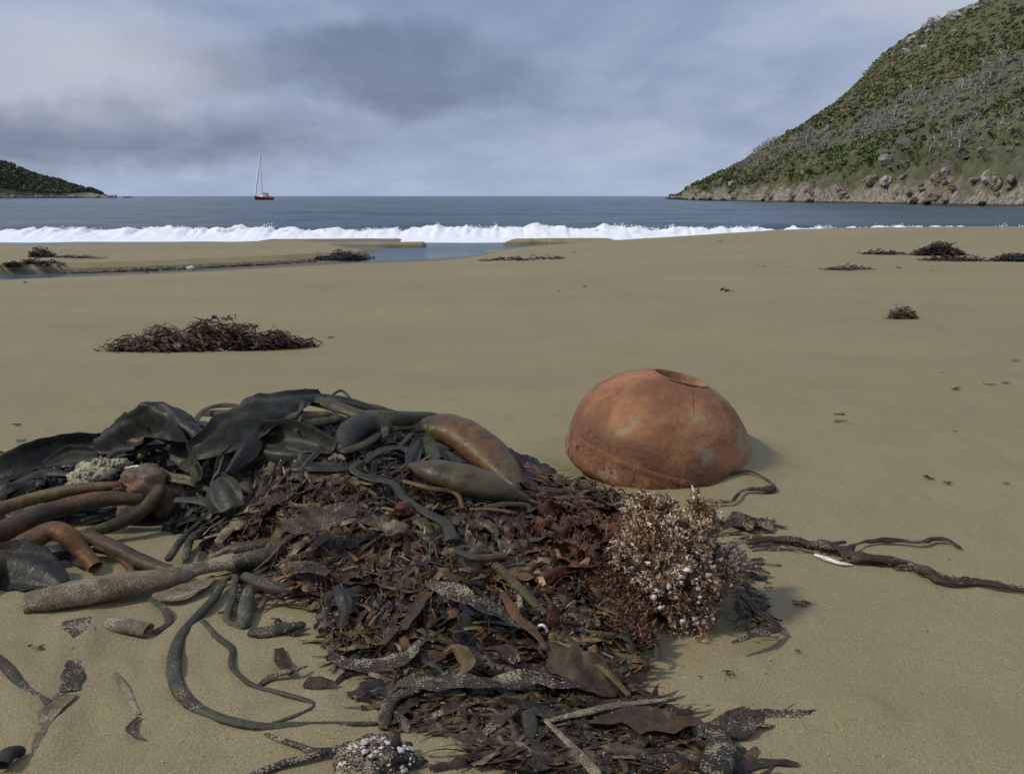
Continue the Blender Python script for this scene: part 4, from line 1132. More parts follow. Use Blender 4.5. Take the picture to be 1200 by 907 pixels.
strand('kelp_strand', 'thin zigzag strand inside the bend of the long hooked strand', 'kelp strand', K_GREEN,
       [Z(238, 732, .006), Z(252, 748, .006), Z(272, 764, .004), Z(272, 786, .004), Z(296, 810, .003), Z(340, 822, .004), Z(368, 832, .004), Z(358, 842, .004), Z(318, 856, .004)], [10, 9, 9, 7, 6, 6, 6, 5, 4], th=.6)
strand('kelp_strand', 'fine strand trailing from the hooked strand to the barnacled lump', 'kelp strand', K_BLACKSAND,
       [Z(312, 868, .003), Z(350, 882, .004), Z(372, 890, .004), Z(420, 886, .006)], [6, 7, 9, 8], th=.6)
strand('kelp_strand', 'sand dusted strand running out of the photograph edge below the hooked strand', 'kelp strand', K_BLACKSAND,
       [Z(290, 920, .003), Z(330, 905, .004), Z(380, 892, .005)], [8, 11, 8], th=.6)
strand('kelp_strand', 'half buried strand slanting down to the sanded brown ribbon', 'kelp strand', K_GREEN,
       [Z(-24, 762, .002), Z(6, 788, .004), Z(30, 814, .004), Z(58, 831, .003)], [10, 13, 13, 8], th=.6)
strand('kelp_ribbon', 'flat dark brown patch of ribbon pressed in the sand below the sand caked stalk', 'kelp ribbon', K_BLACKSAND,
       [Z(92, 730, .006), Z(96, 750, .0045), Z(92, 768, .003)], [30, 34, 26], th=.05, rag=.3, ends=('flat', 'flat'), nrm=(0, 0, 1))
strand('kelp_ribbon', 'square dark brown patch of ribbon pressed in the sand beside the half buried strand', 'kelp ribbon', K_BLACKSAND,
       [Z(88, 776, .004), Z(86, 796, .0045), Z(82, 816, .003)], [26, 32, 26], th=.05, rag=.3, ends=('flat', 'flat'), nrm=(0, 0, 1))
strand('kelp_ribbon', 'tapered sandy ribbon tail running down from the square brown patch', 'kelp ribbon', K_SANDY,
       [Z(78, 820, .004), Z(62, 838, .004), Z(48, 862, .003), Z(40, 890, .002)], [26, 20, 13, 6], th=.08, rag=.35, nrm=(0, 0, 1))
strand('kelp_ribbon', 'narrow sandy sliver lying alone on the bare sand inside the lower left', 'kelp ribbon', K_SANDY,
       [Z(132, 786, .003), Z(148, 812, .004), Z(162, 842, .003)], [4, 9, 6], th=.2)
strand('kelp_ribbon', 'small curled olive tip at the end of the narrow sandy sliver', 'kelp ribbon', K_GREEN,
       [Z(164, 846, .004), Z(152, 862, .006), Z(168, 872, .003)], [6, 9, 3], th=.15, curl=.4)
strand('kelp_stalk', 'dark wet stump at the bottom left on the sand', 'kelp stalk', K_DARK,
       [Z(2, 902, .012), Z(10, 890, .016), Z(22, 886, .012)], [20, 22, 18], th=.7, ends=('hollow', 'round'))

# --- right part of the heap: bladder-like blades
strand('kelp_bladder', 'swollen brown kelp bladder arching over the right shoulder of the heap', 'kelp bladder', K_BROWN,
       [Z(474, 506, .185), Z(500, 502, .185), Z(530, 507, .18), Z(560, 525, .155), Z(586, 548, .125), Z(606, 574, .09)], [10, 36, 50, 54, 46, 20], th=.62, wr=.10)
strand('kelp_bladder', 'smooth spindle shaped olive brown bladder lying in front of the arching bladder', 'kelp bladder', K_BROWN,
       [Z(482, 550, .165), Z(506, 556, .165), Z(546, 567, .15), Z(584, 578, .13), Z(614, 588, .10)], [12, 36, 46, 40, 14], th=.65, wr=.06)
strand('kelp_strap', 'olive strap flowing from the grey tube up into the arching bladder', 'kelp strap', K_OLIVE,
       [Z(404, 534, .185), Z(428, 524, .19), Z(456, 508, .195), Z(484, 502, .19)], [12, 12, 13, 12], th=.5)
strand('kelp_strap', 'brown rim strap curling under the arching bladder', 'kelp strap', K_OLIVE,
       [Z(486, 505, .18), Z(474, 522, .175), Z(456, 534, .17), Z(432, 534, .175)], [8, 7, 7, 5], th=.5)
strand('kelp_ribbon', 'grey folded blade tucked between the two bladders', 'kelp ribbon', K_GREY,
       [Z(480, 556, .16), Z(484, 538, .17), Z(494, 520, .175), Z(504, 530, .165), Z(512, 544, .155)], [10, 18, 16, 22, 10], th=.06, curl=-.4, lip=.6, roll=(.9, .6, .2), m=28)
strand('kelp_ribbon', 'dark purple edge of blade hanging behind the arching bladder down to the sand', 'kelp ribbon', K_DKRED,
       [Z(536, 496, .17), Z(566, 514, .145), Z(596, 540, .105), Z(614, 564, .075), Z(628, 584, .05)], [10, 20, 26, 22, 8], th=.06, lip=.5, fold=.15, m=28, curl=-.3, roll=(-.4, -.5), ends=('flat', 'flat'))
strand('kelp_strap', 'blue grey strap wriggling down across the brown tangle', 'kelp strap', K_GREY,
       [Z(446, 545, .165), Z(420, 547, .165), Z(414, 556, .155), Z(434, 565, .145), Z(460, 572, .14), Z(472, 588, .13), Z(496, 606, .12), Z(522, 620, .112), Z(530, 640, .10)], [7, 11, 11, 10, 11, 9, 11, 13, 16], th=.35, ends=('round', 'flat'))
strand('kelp_strap', 'orange brown strap curving under the spindle shaped bladder', 'kelp strap', K_TAN,
       [Z(474, 570, .145), Z(504, 577, .14), Z(534, 582, .13), Z(542, 600, .115)], [6, 7, 7, 5], th=.7)
strand('kelp_strap', 'second orange brown strap running right from the curved one under the bladder', 'kelp strap', K_TAN,
       [Z(552, 602, .112), Z(576, 602, .108), Z(604, 606, .10)], [5, 6, 4], th=.6)
strand('kelp_ribbon', 'olive green curled end of blade under the tip of the spindle bladder', 'kelp ribbon', K_OLIVE,
       [Z(568, 598, .115), Z(594, 594, .115), Z(618, 596, .10), Z(620, 608, .085)], [6, 10, 12, 6], th=.2, curl=-.3)
strand('kelp_stalk', 'olive stalk stub lying level in the tangle right of the blue grey strap', 'kelp stalk', K_OLIVE,
       [Z(538, 654, .09), Z(560, 660, .09), Z(592, 658, .085)], [9, 12, 10], th=.7)
strand('kelp_stalk', 'olive stalk slanting down through the tangle toward the coralline clump', 'kelp stalk', K_OLIVE,
       [Z(580, 668, .075), Z(602, 690, .065), Z(624, 712, .055), Z(638, 726, .048)], [11, 13, 13, 9], th=.7)
strand('kelp_strap', 'pale brown strap arching over the tangle at the end of the dark olive stalk', 'kelp strap', K_SANDY,
       [Z(362, 650, .07), Z(378, 636, .08), Z(398, 632, .08), Z(422, 640, .075)], [8, 11, 12, 6], th=.35, curl=-.3)
# --- lower tangle straps
LOW = [
    ('sanded black blade stretched level across the lower tangle', K_BLACKSAND, [(466, 806, .010), (520, 806, .018), (580, 806, .022), (640, 802, .022), (700, 812, .014)], [16, 30, 28, 22, 10], .12),
    ('brown glossy blade fanning out right of the purple float', K_RUST, [(640, 756, .022), (672, 782, .026), (700, 800, .018), (724, 812, .006)], [12, 40, 52, 30], .06),
    ('yellow brown rib curving along the fanned brown blade', K_TAN, [(654, 756, .030), (690, 772, .030), (716, 796, .024), (736, 818, .008)], [6, 9, 9, 7], .6),
    ('dark red sanded ribbon bent in a wave on the open sand', K_BLACKSAND, [(384, 770, .006), (420, 786, .006), (470, 778, .012), (500, 750, .018)], [14, 20, 18, 12], .10),
    ('brown looped ribbon lying in the sand above the waved ribbon', K_RUST, [(448, 760, .012), (466, 738, .020), (470, 746, .018), (486, 722, .026), (500, 700, .034)], [12, 14, 14, 16, 12], .12),
    ('dark sanded root like strand hanging from the left end of the level black blade', K_BLACKSAND, [(490, 812, .012), (462, 822, .010), (452, 838, .006), (450, 858, .003)], [10, 14, 16, 10], .5),
    ('tan stem pointing left from the sanded brown blade at the bottom', K_SANDY, [(640, 852, .004), (680, 842, .010), (716, 832, .012), (780, 826, .004)], [7, 10, 9, 5], .5),
    ('long tan stem running down from the fork at the bottom of the tangle', K_SANDY, [(640, 852, .004), (668, 880, .006), (700, 912, .006)], [7, 9, 10], .5),
    ('dark brown blade speckled with white grains beside the forked tan stem', K_RUST, [(690, 852, .008), (740, 846, .012), (790, 852, .010), (822, 850, .003)], [20, 44, 40, 10], .06),
    ('sanded black blade with a pointed tip reaching right over open sand', K_BLACKSAND, [(812, 862, .003), (848, 858, .005), (890, 846, .005), (946, 840, .005), (1014, 834, .003)], [14, 30, 20, 14, 2], .10),
    ('short black flap rising beside the pointed blade', K_BLACKSAND, [(840, 862, .004), (862, 838, .008), (884, 828, .006)], [14, 14, 4], .12),
    ('ragged black flap above the pointed blade', K_BLACKSAND, [(918, 838, .004), (936, 828, .006), (948, 822, .003)], [12, 12, 3], .12),
    ('black sanded root mass running down below the pointed blade', K_BLACKSAND, [(838, 860, .006), (846, 882, .012), (838, 912, .010)], [30, 46, 40], .22),
    ('dark blue grey stub hanging below the level black blade', K_GREY, [(618, 840, .010), (622, 858, .008), (620, 874, .003)], [12, 14, 8], .3),
    ('thin black strand crossing the sand at the foot of the tangle', K_BLACKSAND, [(560, 872, .003), (584, 852, .008), (604, 836, .010)], [12, 16, 10], .3),
    ('black frayed ribbon under the middle of the level black blade', K_BLACKSAND, [(498, 846, .003), (530, 836, .008), (560, 828, .010)], [5, 16, 12], .12),
    ('brown strap sloping down the front of the tangle left of the purple float', K_RUST, [(590, 700, .055), (606, 726, .048), (626, 744, .036), (640, 764, .026)], [8, 14, 14, 6], .3),
    ('glossy amber blade curled over in the lower tangle', K_TAN, [(520, 770, .024), (536, 764, .034), (548, 782, .026), (540, 796, .014)], [10, 24, 22, 6], .08),
    ('dark purple blade curled over beside the amber blade', K_DKRED, [(566, 766, .030), (590, 764, .040), (606, 780, .030)], [18, 36, 14], .08),
    ('black sanded blade forked over the middle of the tangle', K_BLACKSAND, [(520, 700, .060), (560, 712, .062), (600, 730, .045), (628, 740, .036)], [10, 26, 24, 8], .10),
    ('white edged dark ribbon lying diagonally in the middle of the tangle', K_BLACKSAND, [(498, 690, .060), (536, 700, .062), (572, 722, .048)], [8, 22, 8], .10),
    ('dark red blade draped on the tangle above the dark olive stalk', K_DKRED, [(330, 620, .070), (356, 616, .085), (392, 604, .10), (420, 596, .11)], [10, 34, 34, 10], .06),
    ('dark red blade lying under the dark olive stalk', K_DKRED, [(330, 672, .030), (356, 668, .040), (384, 676, .040)], [10, 30, 10], .06),
    ('black blade hanging over sand at the left edge of the tangle', K_DARK, [(396, 690, .045), (404, 716, .034), (398, 738, .020)], [10, 22, 8], .08),
    ('twisted dark twig like strand on sand left of the tangle', K_BLACKSAND, [(300, 812, .003), (322, 796, .008), (346, 788, .010), (360, 784, .004)], [4, 9, 10, 4], .4),
    ('small upright dark red scrap above the twisted twig strand', K_DKRED, [(328, 764, .004), (332, 778, .010), (340, 794, .006)], [10, 18, 10], .12),
    ('purple triangular scrap with a pointed tail on bare sand', K_DKRED, [(358, 804, .006), (374, 804, .008), (396, 804, .003)], [16, 22, 2], .12),
]
for lb, mt, pts, wd, th in LOW:
    strand('kelp_strand' if th > .25 else 'kelp_ribbon', lb, 'kelp strand' if th > .25 else 'kelp ribbon', mt, pts, wd, th=th, curl=-.12 if th < .2 else 0, ruf=.10 if th < .2 else 0, rufk=7, fold=.08 if th < .2 else 0, wr=.28, rag=.22 if th < .2 else 0, m=28, crum=.34 if th < .25 else .1, lip=.3 if th < .2 else 0, nrm=(0, -.2, 1), roll=(random.uniform(-.3, .3), random.uniform(-.3, .3)))
# float, tan disc and white bits in the tangle
strand('kelp_float', 'egg shaped dark purple float standing up in the lower tangle', 'kelp float', K_RED, [Z(648, 748, .03), Z(648, 732, .055), Z(646, 718, .075)], [10, 19, 12], th=.95)
strand('pale_root', 'thin white looped root beside the purple float', 'root', K_WHITE, [Z(626, 744, .04), Z(634, 738, .052), Z(640, 742, .046), Z(642, 750, .034)], [3, 4, 4, 3], th=.8, res=20)
lump('tan_disc', P(463, 620, .115), (.030, .022, .016), K_SANDY, None, .3, 2.5, 421, label='flat tan sponge like disc lying in the brown tangle under the blue grey strap', cat='sponge')
lump('brown_bulb', P(473, 598, .135), (.022, .020, .018), K_RED, None, .25, 2, 422, label='rounded red brown bulb in the tangle just above the tan disc', cat='kelp bulb')

# --- red crumpled blades beside the coralline clump
rr_ = random.Random(77)
for k in range(13):
    x0, y0 = rr_.uniform(592, 668), rr_.uniform(612, 682); an = rr_.gauss(-.05, .35); ln = rr_.uniform(44, 84); pts = []
    for j in range(5):
        pts.append((x0 + ln * j / 4 * math.cos(an) + rr_.gauss(0, 3), y0 + ln * j / 4 * math.sin(an) * .6 + rr_.gauss(0, 5), rr_.uniform(-.004, .022) if 0 < j < 4 else -.004))
    strand('kelp_ribbon', 'translucent crumpled red brown ribbon in the bunch beside the coralline clump', 'kelp ribbon', K_RED, pts, [8, 22, rr_.uniform(20, 34), 18, 5], th=.04, curl=-.1, ruf=.22, rufk=13, fold=.35, lip=.4, wr=.5, rag=.35, crum=.6, m=36, group='crumpled red ribbons', roll=(rr_.uniform(-.4, .7), rr_.uniform(-.4, .7), rr_.uniform(-.4, .7)))


# ------------------------------------------------------------------ loose fronds of the tangle
PAL = {'dark': [(.020, .015, .009), (.030, .020, .011), (.014, .014, .010), (.040, .024, .011)],
       'mix': [(.046, .024, .009), (.030, .016, .008), (.070, .040, .013), (.018, .015, .010), (.058, .047, .018), (.024, .013, .008), (.105, .058, .018), (.016, .013, .009), (.040, .018, .008), (.130, .100, .055)],
       'red': [(.080, .028, .010), (.055, .020, .009), (.105, .042, .014), (.035, .016, .009)],
       'brown': [(.075, .047, .017), (.045, .028, .012), (.095, .056, .020), (.028, .020, .012)],
       'olive': [(.030, .030, .014), (.055, .046, .018), (.020, .020, .013)],
       'sandy': [(.044, .029, .015), (.022, .016, .010), (.032, .020, .010), (.080, .060, .034), (.060, .034, .013)]}

def fronds(pts, L, Wd, pal, az=None, spread=3.14, arch=0.35, nt=9, tilt=.22):
    """many crumpled strap-like fronds; pts are the places where their middles lie"""
    n = len(pts)
    L = rng.uniform(*L, n); Wd = rng.uniform(*Wd, n)
    th = (rng.uniform(-spread, spread, n) + (az if az is not None else 0))
    d = np.stack([np.cos(th), np.sin(th), rng.normal(0, tilt, n)], -1); d /= np.linalg.norm(d, axis=1, keepdims=True)
    nr = np.stack([rng.normal(0, min(.5, tilt * 3), n), rng.normal(-.25, .5, n), np.ones(n)], -1)
    sd_ = np.cross(nr, d); sd_ /= np.linalg.norm(sd_, axis=1, keepdims=True); nr = np.cross(d, sd_)
    s = np.linspace(0, 1, nt); t = np.array([-1, -.4, .4, 1.0])
    ph = rng.uniform(0, 6.28, (n, 1)); fq = rng.uniform(1.2, 3.0, (n, 1))
    tap = np.sin(np.pi * (.06 + .88 * s)) ** .6
    tw = rng.normal(0, 1.0, (n, 1)) * (s - .5)[None]
    lat = rng.normal(0, .30, (n, 1)) * np.sin(s * 3.1 * fq / 2 + ph)
    hgt = rng.uniform(-.3, 1, (n, 1)) * arch * (1 - (2 * s - 1) ** 2)[None] * .5 + .08 * np.sin(s[None] * 6.28 * fq + ph)
    Sx = sd_[:, None] * np.cos(tw)[..., None] + nr[:, None] * np.sin(tw)[..., None]
    Nx = nr[:, None] * np.cos(tw)[..., None] - sd_[:, None] * np.sin(tw)[..., None]
    C = pts[:, None] + d[:, None] * ((s - .5)[None] * L[:, None])[..., None] + sd_[:, None] * (lat * L[:, None])[..., None] + nr[:, None] * (hgt * L[:, None])[..., None]
    ruf = .35 * np.sin(s[None, :, None] * 6.28 * 3.1 + ph[..., None] + np.sign(t) * 1.3) * t ** 2 + rng.normal(0, .12, (n, nt, 4))
    wv = (Wd[:, None] / 2 * tap[None])[..., None]
    V = C[:, :, None] + Sx[:, :, None] * (wv * t)[..., None] + Nx[:, :, None] * (wv * (ruf - .3 * t ** 2))[..., None]
    g = 0.004
    V[..., 2] = np.maximum(V[..., 2], g + 0.003 * rng.uniform(0, 1, V.shape[:-1]))
    f = grid_faces(nt, 4)
    F = (np.arange(n)[:, None, None] * nt * 4 + f[None]).reshape(-1, 4)
    pc = np.array(PAL[pal])[rng.integers(0, len(PAL[pal]), n)] * rng.uniform(.7, 1.35, (n, 1))
    T = np.broadcast_to(pc[:, None, None], V.shape)
    return V.reshape(-1, 3), F, T.reshape(-1, 3)

def drape(q, L, Wd, pal, az, spd, off, nt=14, lift=.008, ruf=.22):
    """ribbons that follow the surface of the heap; q are photo pixels of their middles"""
    p = hit(q[:, 0], q[:, 1], 0.0); n = len(p)
    L = rng.uniform(*L, n) * rng.uniform(.6, 1.2, n); Wd = rng.uniform(*Wd, n) * rng.uniform(.5, 1.2, n)
    s = np.linspace(0, 1, nt); t = np.array([-1, -.4, .4, 1.0])
    ph = rng.uniform(0, 6.28, (n, 1)); fq = rng.uniform(.6, 1.8, (n, 1))
    flow = (-.6 + 1.7 * vn(p[:, 0] * 4.5, p[:, 1] * 4.5, 0, 541))[:, None] if az is None else az
    th = flow + (rng.normal(0, .45, (n, 1)) if az is None else rng.uniform(-spd, spd, (n, 1))) + rng.normal(0, 1.0, (n, 1)) * (s - .5)[None] + rng.normal(0, .6, (n, 1)) * np.sin(6.28 * s[None] * fq + ph)
    st = (L / (nt - 1))[:, None]
    X = np.cumsum(np.cos(th) * st, 1); Y = np.cumsum(np.sin(th) * st, 1)
    X += (p[:, 0] - X[:, nt // 2])[:, None]; Y += (p[:, 1] - Y[:, nt // 2])[:, None]
    h = pile(X, Y); e = .02
    nr = np.stack([-(pile(X + e, Y) - h) / e, -(pile(X, Y + e) - h) / e, np.ones_like(h)], -1); nr /= np.linalg.norm(nr, axis=-1, keepdims=True)
    o_ = rng.uniform(*off, (n, 1)) + lift * np.sin(6.28 * s[None] * fq * 1.3 + ph * 2) + rng.uniform(0, 1, (n, 1)) ** 3 * .022 * np.abs(2 * s - 1)[None] ** 3
    gz = G_noise(X, Y)
    C = np.stack([X, Y, np.maximum(gz + h + o_ * np.clip(h / .03, .3, 1), gz + .003)], -1)
    T_ = np.gradient(C, axis=1); T_ /= np.linalg.norm(T_, axis=-1, keepdims=True) + 1e-9
    S_ = np.cross(nr, T_); S_ /= np.linalg.norm(S_, axis=-1, keepdims=True) + 1e-9; N_ = np.cross(T_, S_)
    tw = rng.normal(0, .35, (n, 1)) + rng.normal(0, .9, (n, 1)) * (s - .5)[None] + .3 * np.sin(6.28 * s[None] * fq * 2 + ph)
    Sx = S_ * np.cos(tw)[..., None] + N_ * np.sin(tw)[..., None]; Nx = N_ * np.cos(tw)[..., None] - S_ * np.sin(tw)[..., None]
    tap = np.sin(np.pi * (.05 + .90 * s)) ** .5
    wv = (Wd[:, None] / 2 * tap[None] * (1 + .12 * rng.normal(size=(n, nt))))[..., None]
    rf = ruf * np.sin(s[None, :, None] * L[:, None, None] * 150 + ph[..., None] + np.sign(t) * 1.3) * t ** 2 + rng.normal(0, .09, (n, nt, 4))
    V = C[:, :, None] + Sx[:, :, None] * (wv * t)[..., None] + Nx[:, :, None] * (wv * (rf - .3 * t ** 2))[..., None]
    V[..., 2] = np.maximum(V[..., 2], gz[..., None] + .0025 + .002 * rng.uniform(0, 1, V.shape[:-1]))
    F = (np.arange(n)[:, None, None] * nt * 4 + grid_faces(nt, 4)[None]).reshape(-1, 4)
    pc = np.array(PAL[pal])[rng.integers(0, len(PAL[pal]), n)] * rng.uniform(.7, 1.35, (n, 1))
    Tn = np.broadcast_to(pc[:, None, None], V.shape) * (1 + .25 * np.sin(s * 7 + 1))[None, :, None, None]
    return V.reshape(-1, 3), F, Tn.reshape(-1, 3)

def inside(poly, x, y):
    r = np.zeros(len(x), bool); n = len(poly)
    for i in range(n):
        (x1, y1), (x2, y2) = poly[i], poly[(i + 1) % n]
        c = ((y1 > y) != (y2 > y)) & (x < (x2 - x1) * (y - y1) / (y2 - y1 + 1e-9) + x1)
        r ^= c
    return r

def in_zone(poly, n, gaps=0.0, seed=0):
    poly = np.array(poly, float); out = []
    while sum(len(o) for o in out) < n:
        x = rng.uniform(poly[:, 0].min(), poly[:, 0].max(), n * 3); y = rng.uniform(poly[:, 1].min(), poly[:, 1].max(), n * 3)
        k = inside(poly, x, y)
        if gaps:
            k &= vn(x * .022, y * .034, 0, 500 + seed) > -1 + gaps
        out.append(np.stack([x[k], y[k]], -1))
    return np.concatenate(out)[:n]

ZONES = [  # polygon in the photograph, loose count, single count, palette, lengths, widths, azimuth, spread, gaps, heights, label of the single ones
    ([(285, 585), (330, 558), (420, 552), (470, 575), (560, 605), (600, 620), (612, 680), (560, 700), (470, 690), (400, 690), (330, 665), (290, 620)], 900, 40, 'mix', (.14, .36), (.005, .022), None, 3.14, 0.0, (-.020, .012), 'crumpled dark red brown frond in the middle of the tangled heap'),
    ([(350, 660), (480, 680), (600, 690), (700, 700), (730, 760), (700, 785), (600, 780), (500, 765), (410, 765), (380, 720)], 420, 36, 'mix', (.10, .30), (.004, .020), None, 1.0, 1.0, (-.014, .010), 'crumpled brown frond on the lower slope of the tangled heap'),
    ([(590, 610), (640, 600), (735, 610), (740, 650), (705, 695), (620, 700), (595, 650)], 200, 16, 'red', (.07, .16), (.010, .034), None, .8, 0.0, (-.008, .014), 'glossy red frond among the crumpled red ribbons'),
    ([(615, 556), (660, 562), (720, 584), (755, 602), (745, 620), (690, 612), (630, 598)], 230, 14, 'brown', (.08, .24), (.004, .014), -.35, .4, 0.0, (-.004, .018), 'stringy brown frond lying toward the rusty float'),
    ([(0, 560), (120, 532), (250, 506), (300, 520), (300, 600), (205, 605), (200, 560), (90, 560), (0, 592)], 300, 8, 'dark', (.06, .16), (.012, .045), None, 3.14, 0.0, (-.050, -.018), 'black crumpled frond among the ribbons of the left shoulder'),
    ([(300, 505), (420, 485), (560, 535), (620, 590), (480, 560), (380, 560), (300, 560)], 260, 6, 'dark', (.06, .14), (.012, .04), None, 3.14, 0.0, (-.050, -.018), 'black frond between the straps on top of the heap'),
    ([(450, 800), (560, 790), (720, 780), (770, 830), (800, 870), (870, 907), (780, 915), (600, 915), (540, 860), (450, 850)], 330, 30, 'sandy', (.07, .22), (.004, .022), -.15, .8, 0.80, (-.004, .006), 'sand dusted dark frond on the sand at the foot of the heap'),
    ([(640, 700), (740, 690), (760, 760), (730, 790), (660, 780)], 110, 8, 'brown', (.05, .15), (.005, .020), -.6, .6, 0.5, (-.006, .010), 'narrow brown frond beside the purple float'),
    ([(855, 615), (900, 606), (912, 622), (902, 662), (880, 690), (910, 735), (870, 752), (860, 700), (848, 660)], 70, 8, 'mix', (.03, .11), (.004, .014), -.2, .6, 0.7, (.0, .010), 'dark frond sticking out from the right side of the coralline clump'),
    ([(880, 634), (1000, 650), (1100, 677), (1200, 694), (1200, 698), (1100, 683), (1000, 659), (880, 644)], 60, 0, 'mix', (.03, .09), (.003, .008), -.45, .5, 0.0, (.004, .010), 'none'),
    ([(330, 700), (400, 690), (420, 750), (380, 770), (330, 745)], 26, 6, 'mix', (.03, .10), (.006, .022), -.3, 1.2, 0.9, (.0, .008), 'dark scrap of frond on sand at the left edge of the heap'),
]
LV_, LF_, LT_, lo_ = [], [], [], 0
for zi, (poly, nl2, ni, pal, Ls, Ws, az, spd, gaps, hts, lab) in enumerate(ZONES):
    q = in_zone(poly, nl2 + ni, gaps, zi)
    V, F, T = drape(q[:nl2], Ls, Ws, pal, az, spd, hts)
    LV_.append(V); LF_.append(F + lo_); LT_.append(T); lo_ += len(V)
    if zi < 3 or zi == 6:                                  # fine hair-like bits between the ribbons
        V, F, T = drape(in_zone(poly, 650 if zi < 2 else 250, gaps, zi), (.03, .10), (.002, .007), 'mix', az, spd, (hts[0], hts[1] + .008))
        LV_.append(V); LF_.append(F + lo_); LT_.append(T); lo_ += len(V)
    for i in range(ni):
        V, F, T = drape(q[nl2 + i:nl2 + i + 1], (Ls[1] * .6, Ls[1] * 1.0), (Ws[1] * 1.0, Ws[1] * 2.2), pal, az, spd, (hts[1] - .008, hts[1] + .006), nt=26)
        link('seaweed_frond', mesh_np('frond', V, F, True, T), M_FROND, label=lab, cat='seaweed', group=lab.replace(' frond', ' fronds', 1))
link('seaweed_tangle', mesh_np('tangle', np.concatenate(LV_), np.concatenate(LF_), True, np.concatenate(LT_)), M_FROND, origin=(0, 2, 0), label='tangled mass of small dark brown and red seaweed filling the heap', cat='seaweed', kind='stuff')
# packed core of the heap under the fronds
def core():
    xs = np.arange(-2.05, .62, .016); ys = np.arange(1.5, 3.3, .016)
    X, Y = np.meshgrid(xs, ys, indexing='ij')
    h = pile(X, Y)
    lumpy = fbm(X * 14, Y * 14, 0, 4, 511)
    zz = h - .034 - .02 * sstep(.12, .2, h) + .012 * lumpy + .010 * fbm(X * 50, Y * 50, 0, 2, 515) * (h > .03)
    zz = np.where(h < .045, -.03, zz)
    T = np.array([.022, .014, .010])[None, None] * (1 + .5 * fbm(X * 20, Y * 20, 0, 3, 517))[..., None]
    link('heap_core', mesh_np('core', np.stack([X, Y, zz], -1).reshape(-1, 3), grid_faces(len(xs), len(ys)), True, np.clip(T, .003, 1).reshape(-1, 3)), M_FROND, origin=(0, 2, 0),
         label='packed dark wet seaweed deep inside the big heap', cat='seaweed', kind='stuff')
core()

# ------------------------------------------------------------------ coralline clump
def m_twig():
    m, t, b = material('coralline_twigs')
    a = t.n('ShaderNodeAttribute', {'attribute_name': 'tint'}).outputs[0]
    t.put(b, 'Base Color', a); b.inputs['Roughness'].default_value = .6
    return m
M_TWIG = m_twig()
def sprigs(c, d, size, tint):
    """little forked sprigs: a stem and three prongs, each a three-sided spike"""
    n = len(c); Vs, Ts = [], []
    d = d / np.linalg.norm(d, axis=1, keepdims=True)
    for b in range(4):
        dd = d if b == 0 else d + rng.normal(0, .6, (n, 3)); dd = dd / np.linalg.norm(dd, axis=1, keepdims=True)
        st = c if b == 0 else c + d * size[:, None] * rng.uniform(.3, .8, (n, 1))
        ln = size * (1.0 if b == 0 else .7) * rng.uniform(.7, 1.2, n); r = size * (.17 if b == 0 else .14)
        a = np.cross(dd, rng.normal(size=(n, 3))); a /= np.linalg.norm(a, axis=1, keepdims=True); e = np.cross(dd, a)
        ring = [st + (a * math.cos(x) + e * math.sin(x)) * r[:, None] for x in (0, 2.1, 4.2)]
        tip = [st + dd * ln[:, None] + (a * math.cos(x) + e * math.sin(x)) * r[:, None] * .7 for x in (0, 2.1, 4.2)]
        Vs.append(np.stack(ring + tip, 1))
        tt = np.repeat(tint[:, None], 6, 1).copy(); tt[:, 3:] = np.clip(tt[:, 3:] * 1.35 + .02, 0, 1); Ts.append(tt)
    V = np.stack(Vs, 1); T = np.stack(Ts, 1)
    f = np.array([[0, 1, 4, 3], [1, 2, 5, 4], [2, 0, 3, 5]])
    F = (np.arange(n * 4)[:, None, None] * 6 + f[None]).reshape(-1, 4)
    return V.reshape(-1, 3), F, T.reshape(-1, 3)
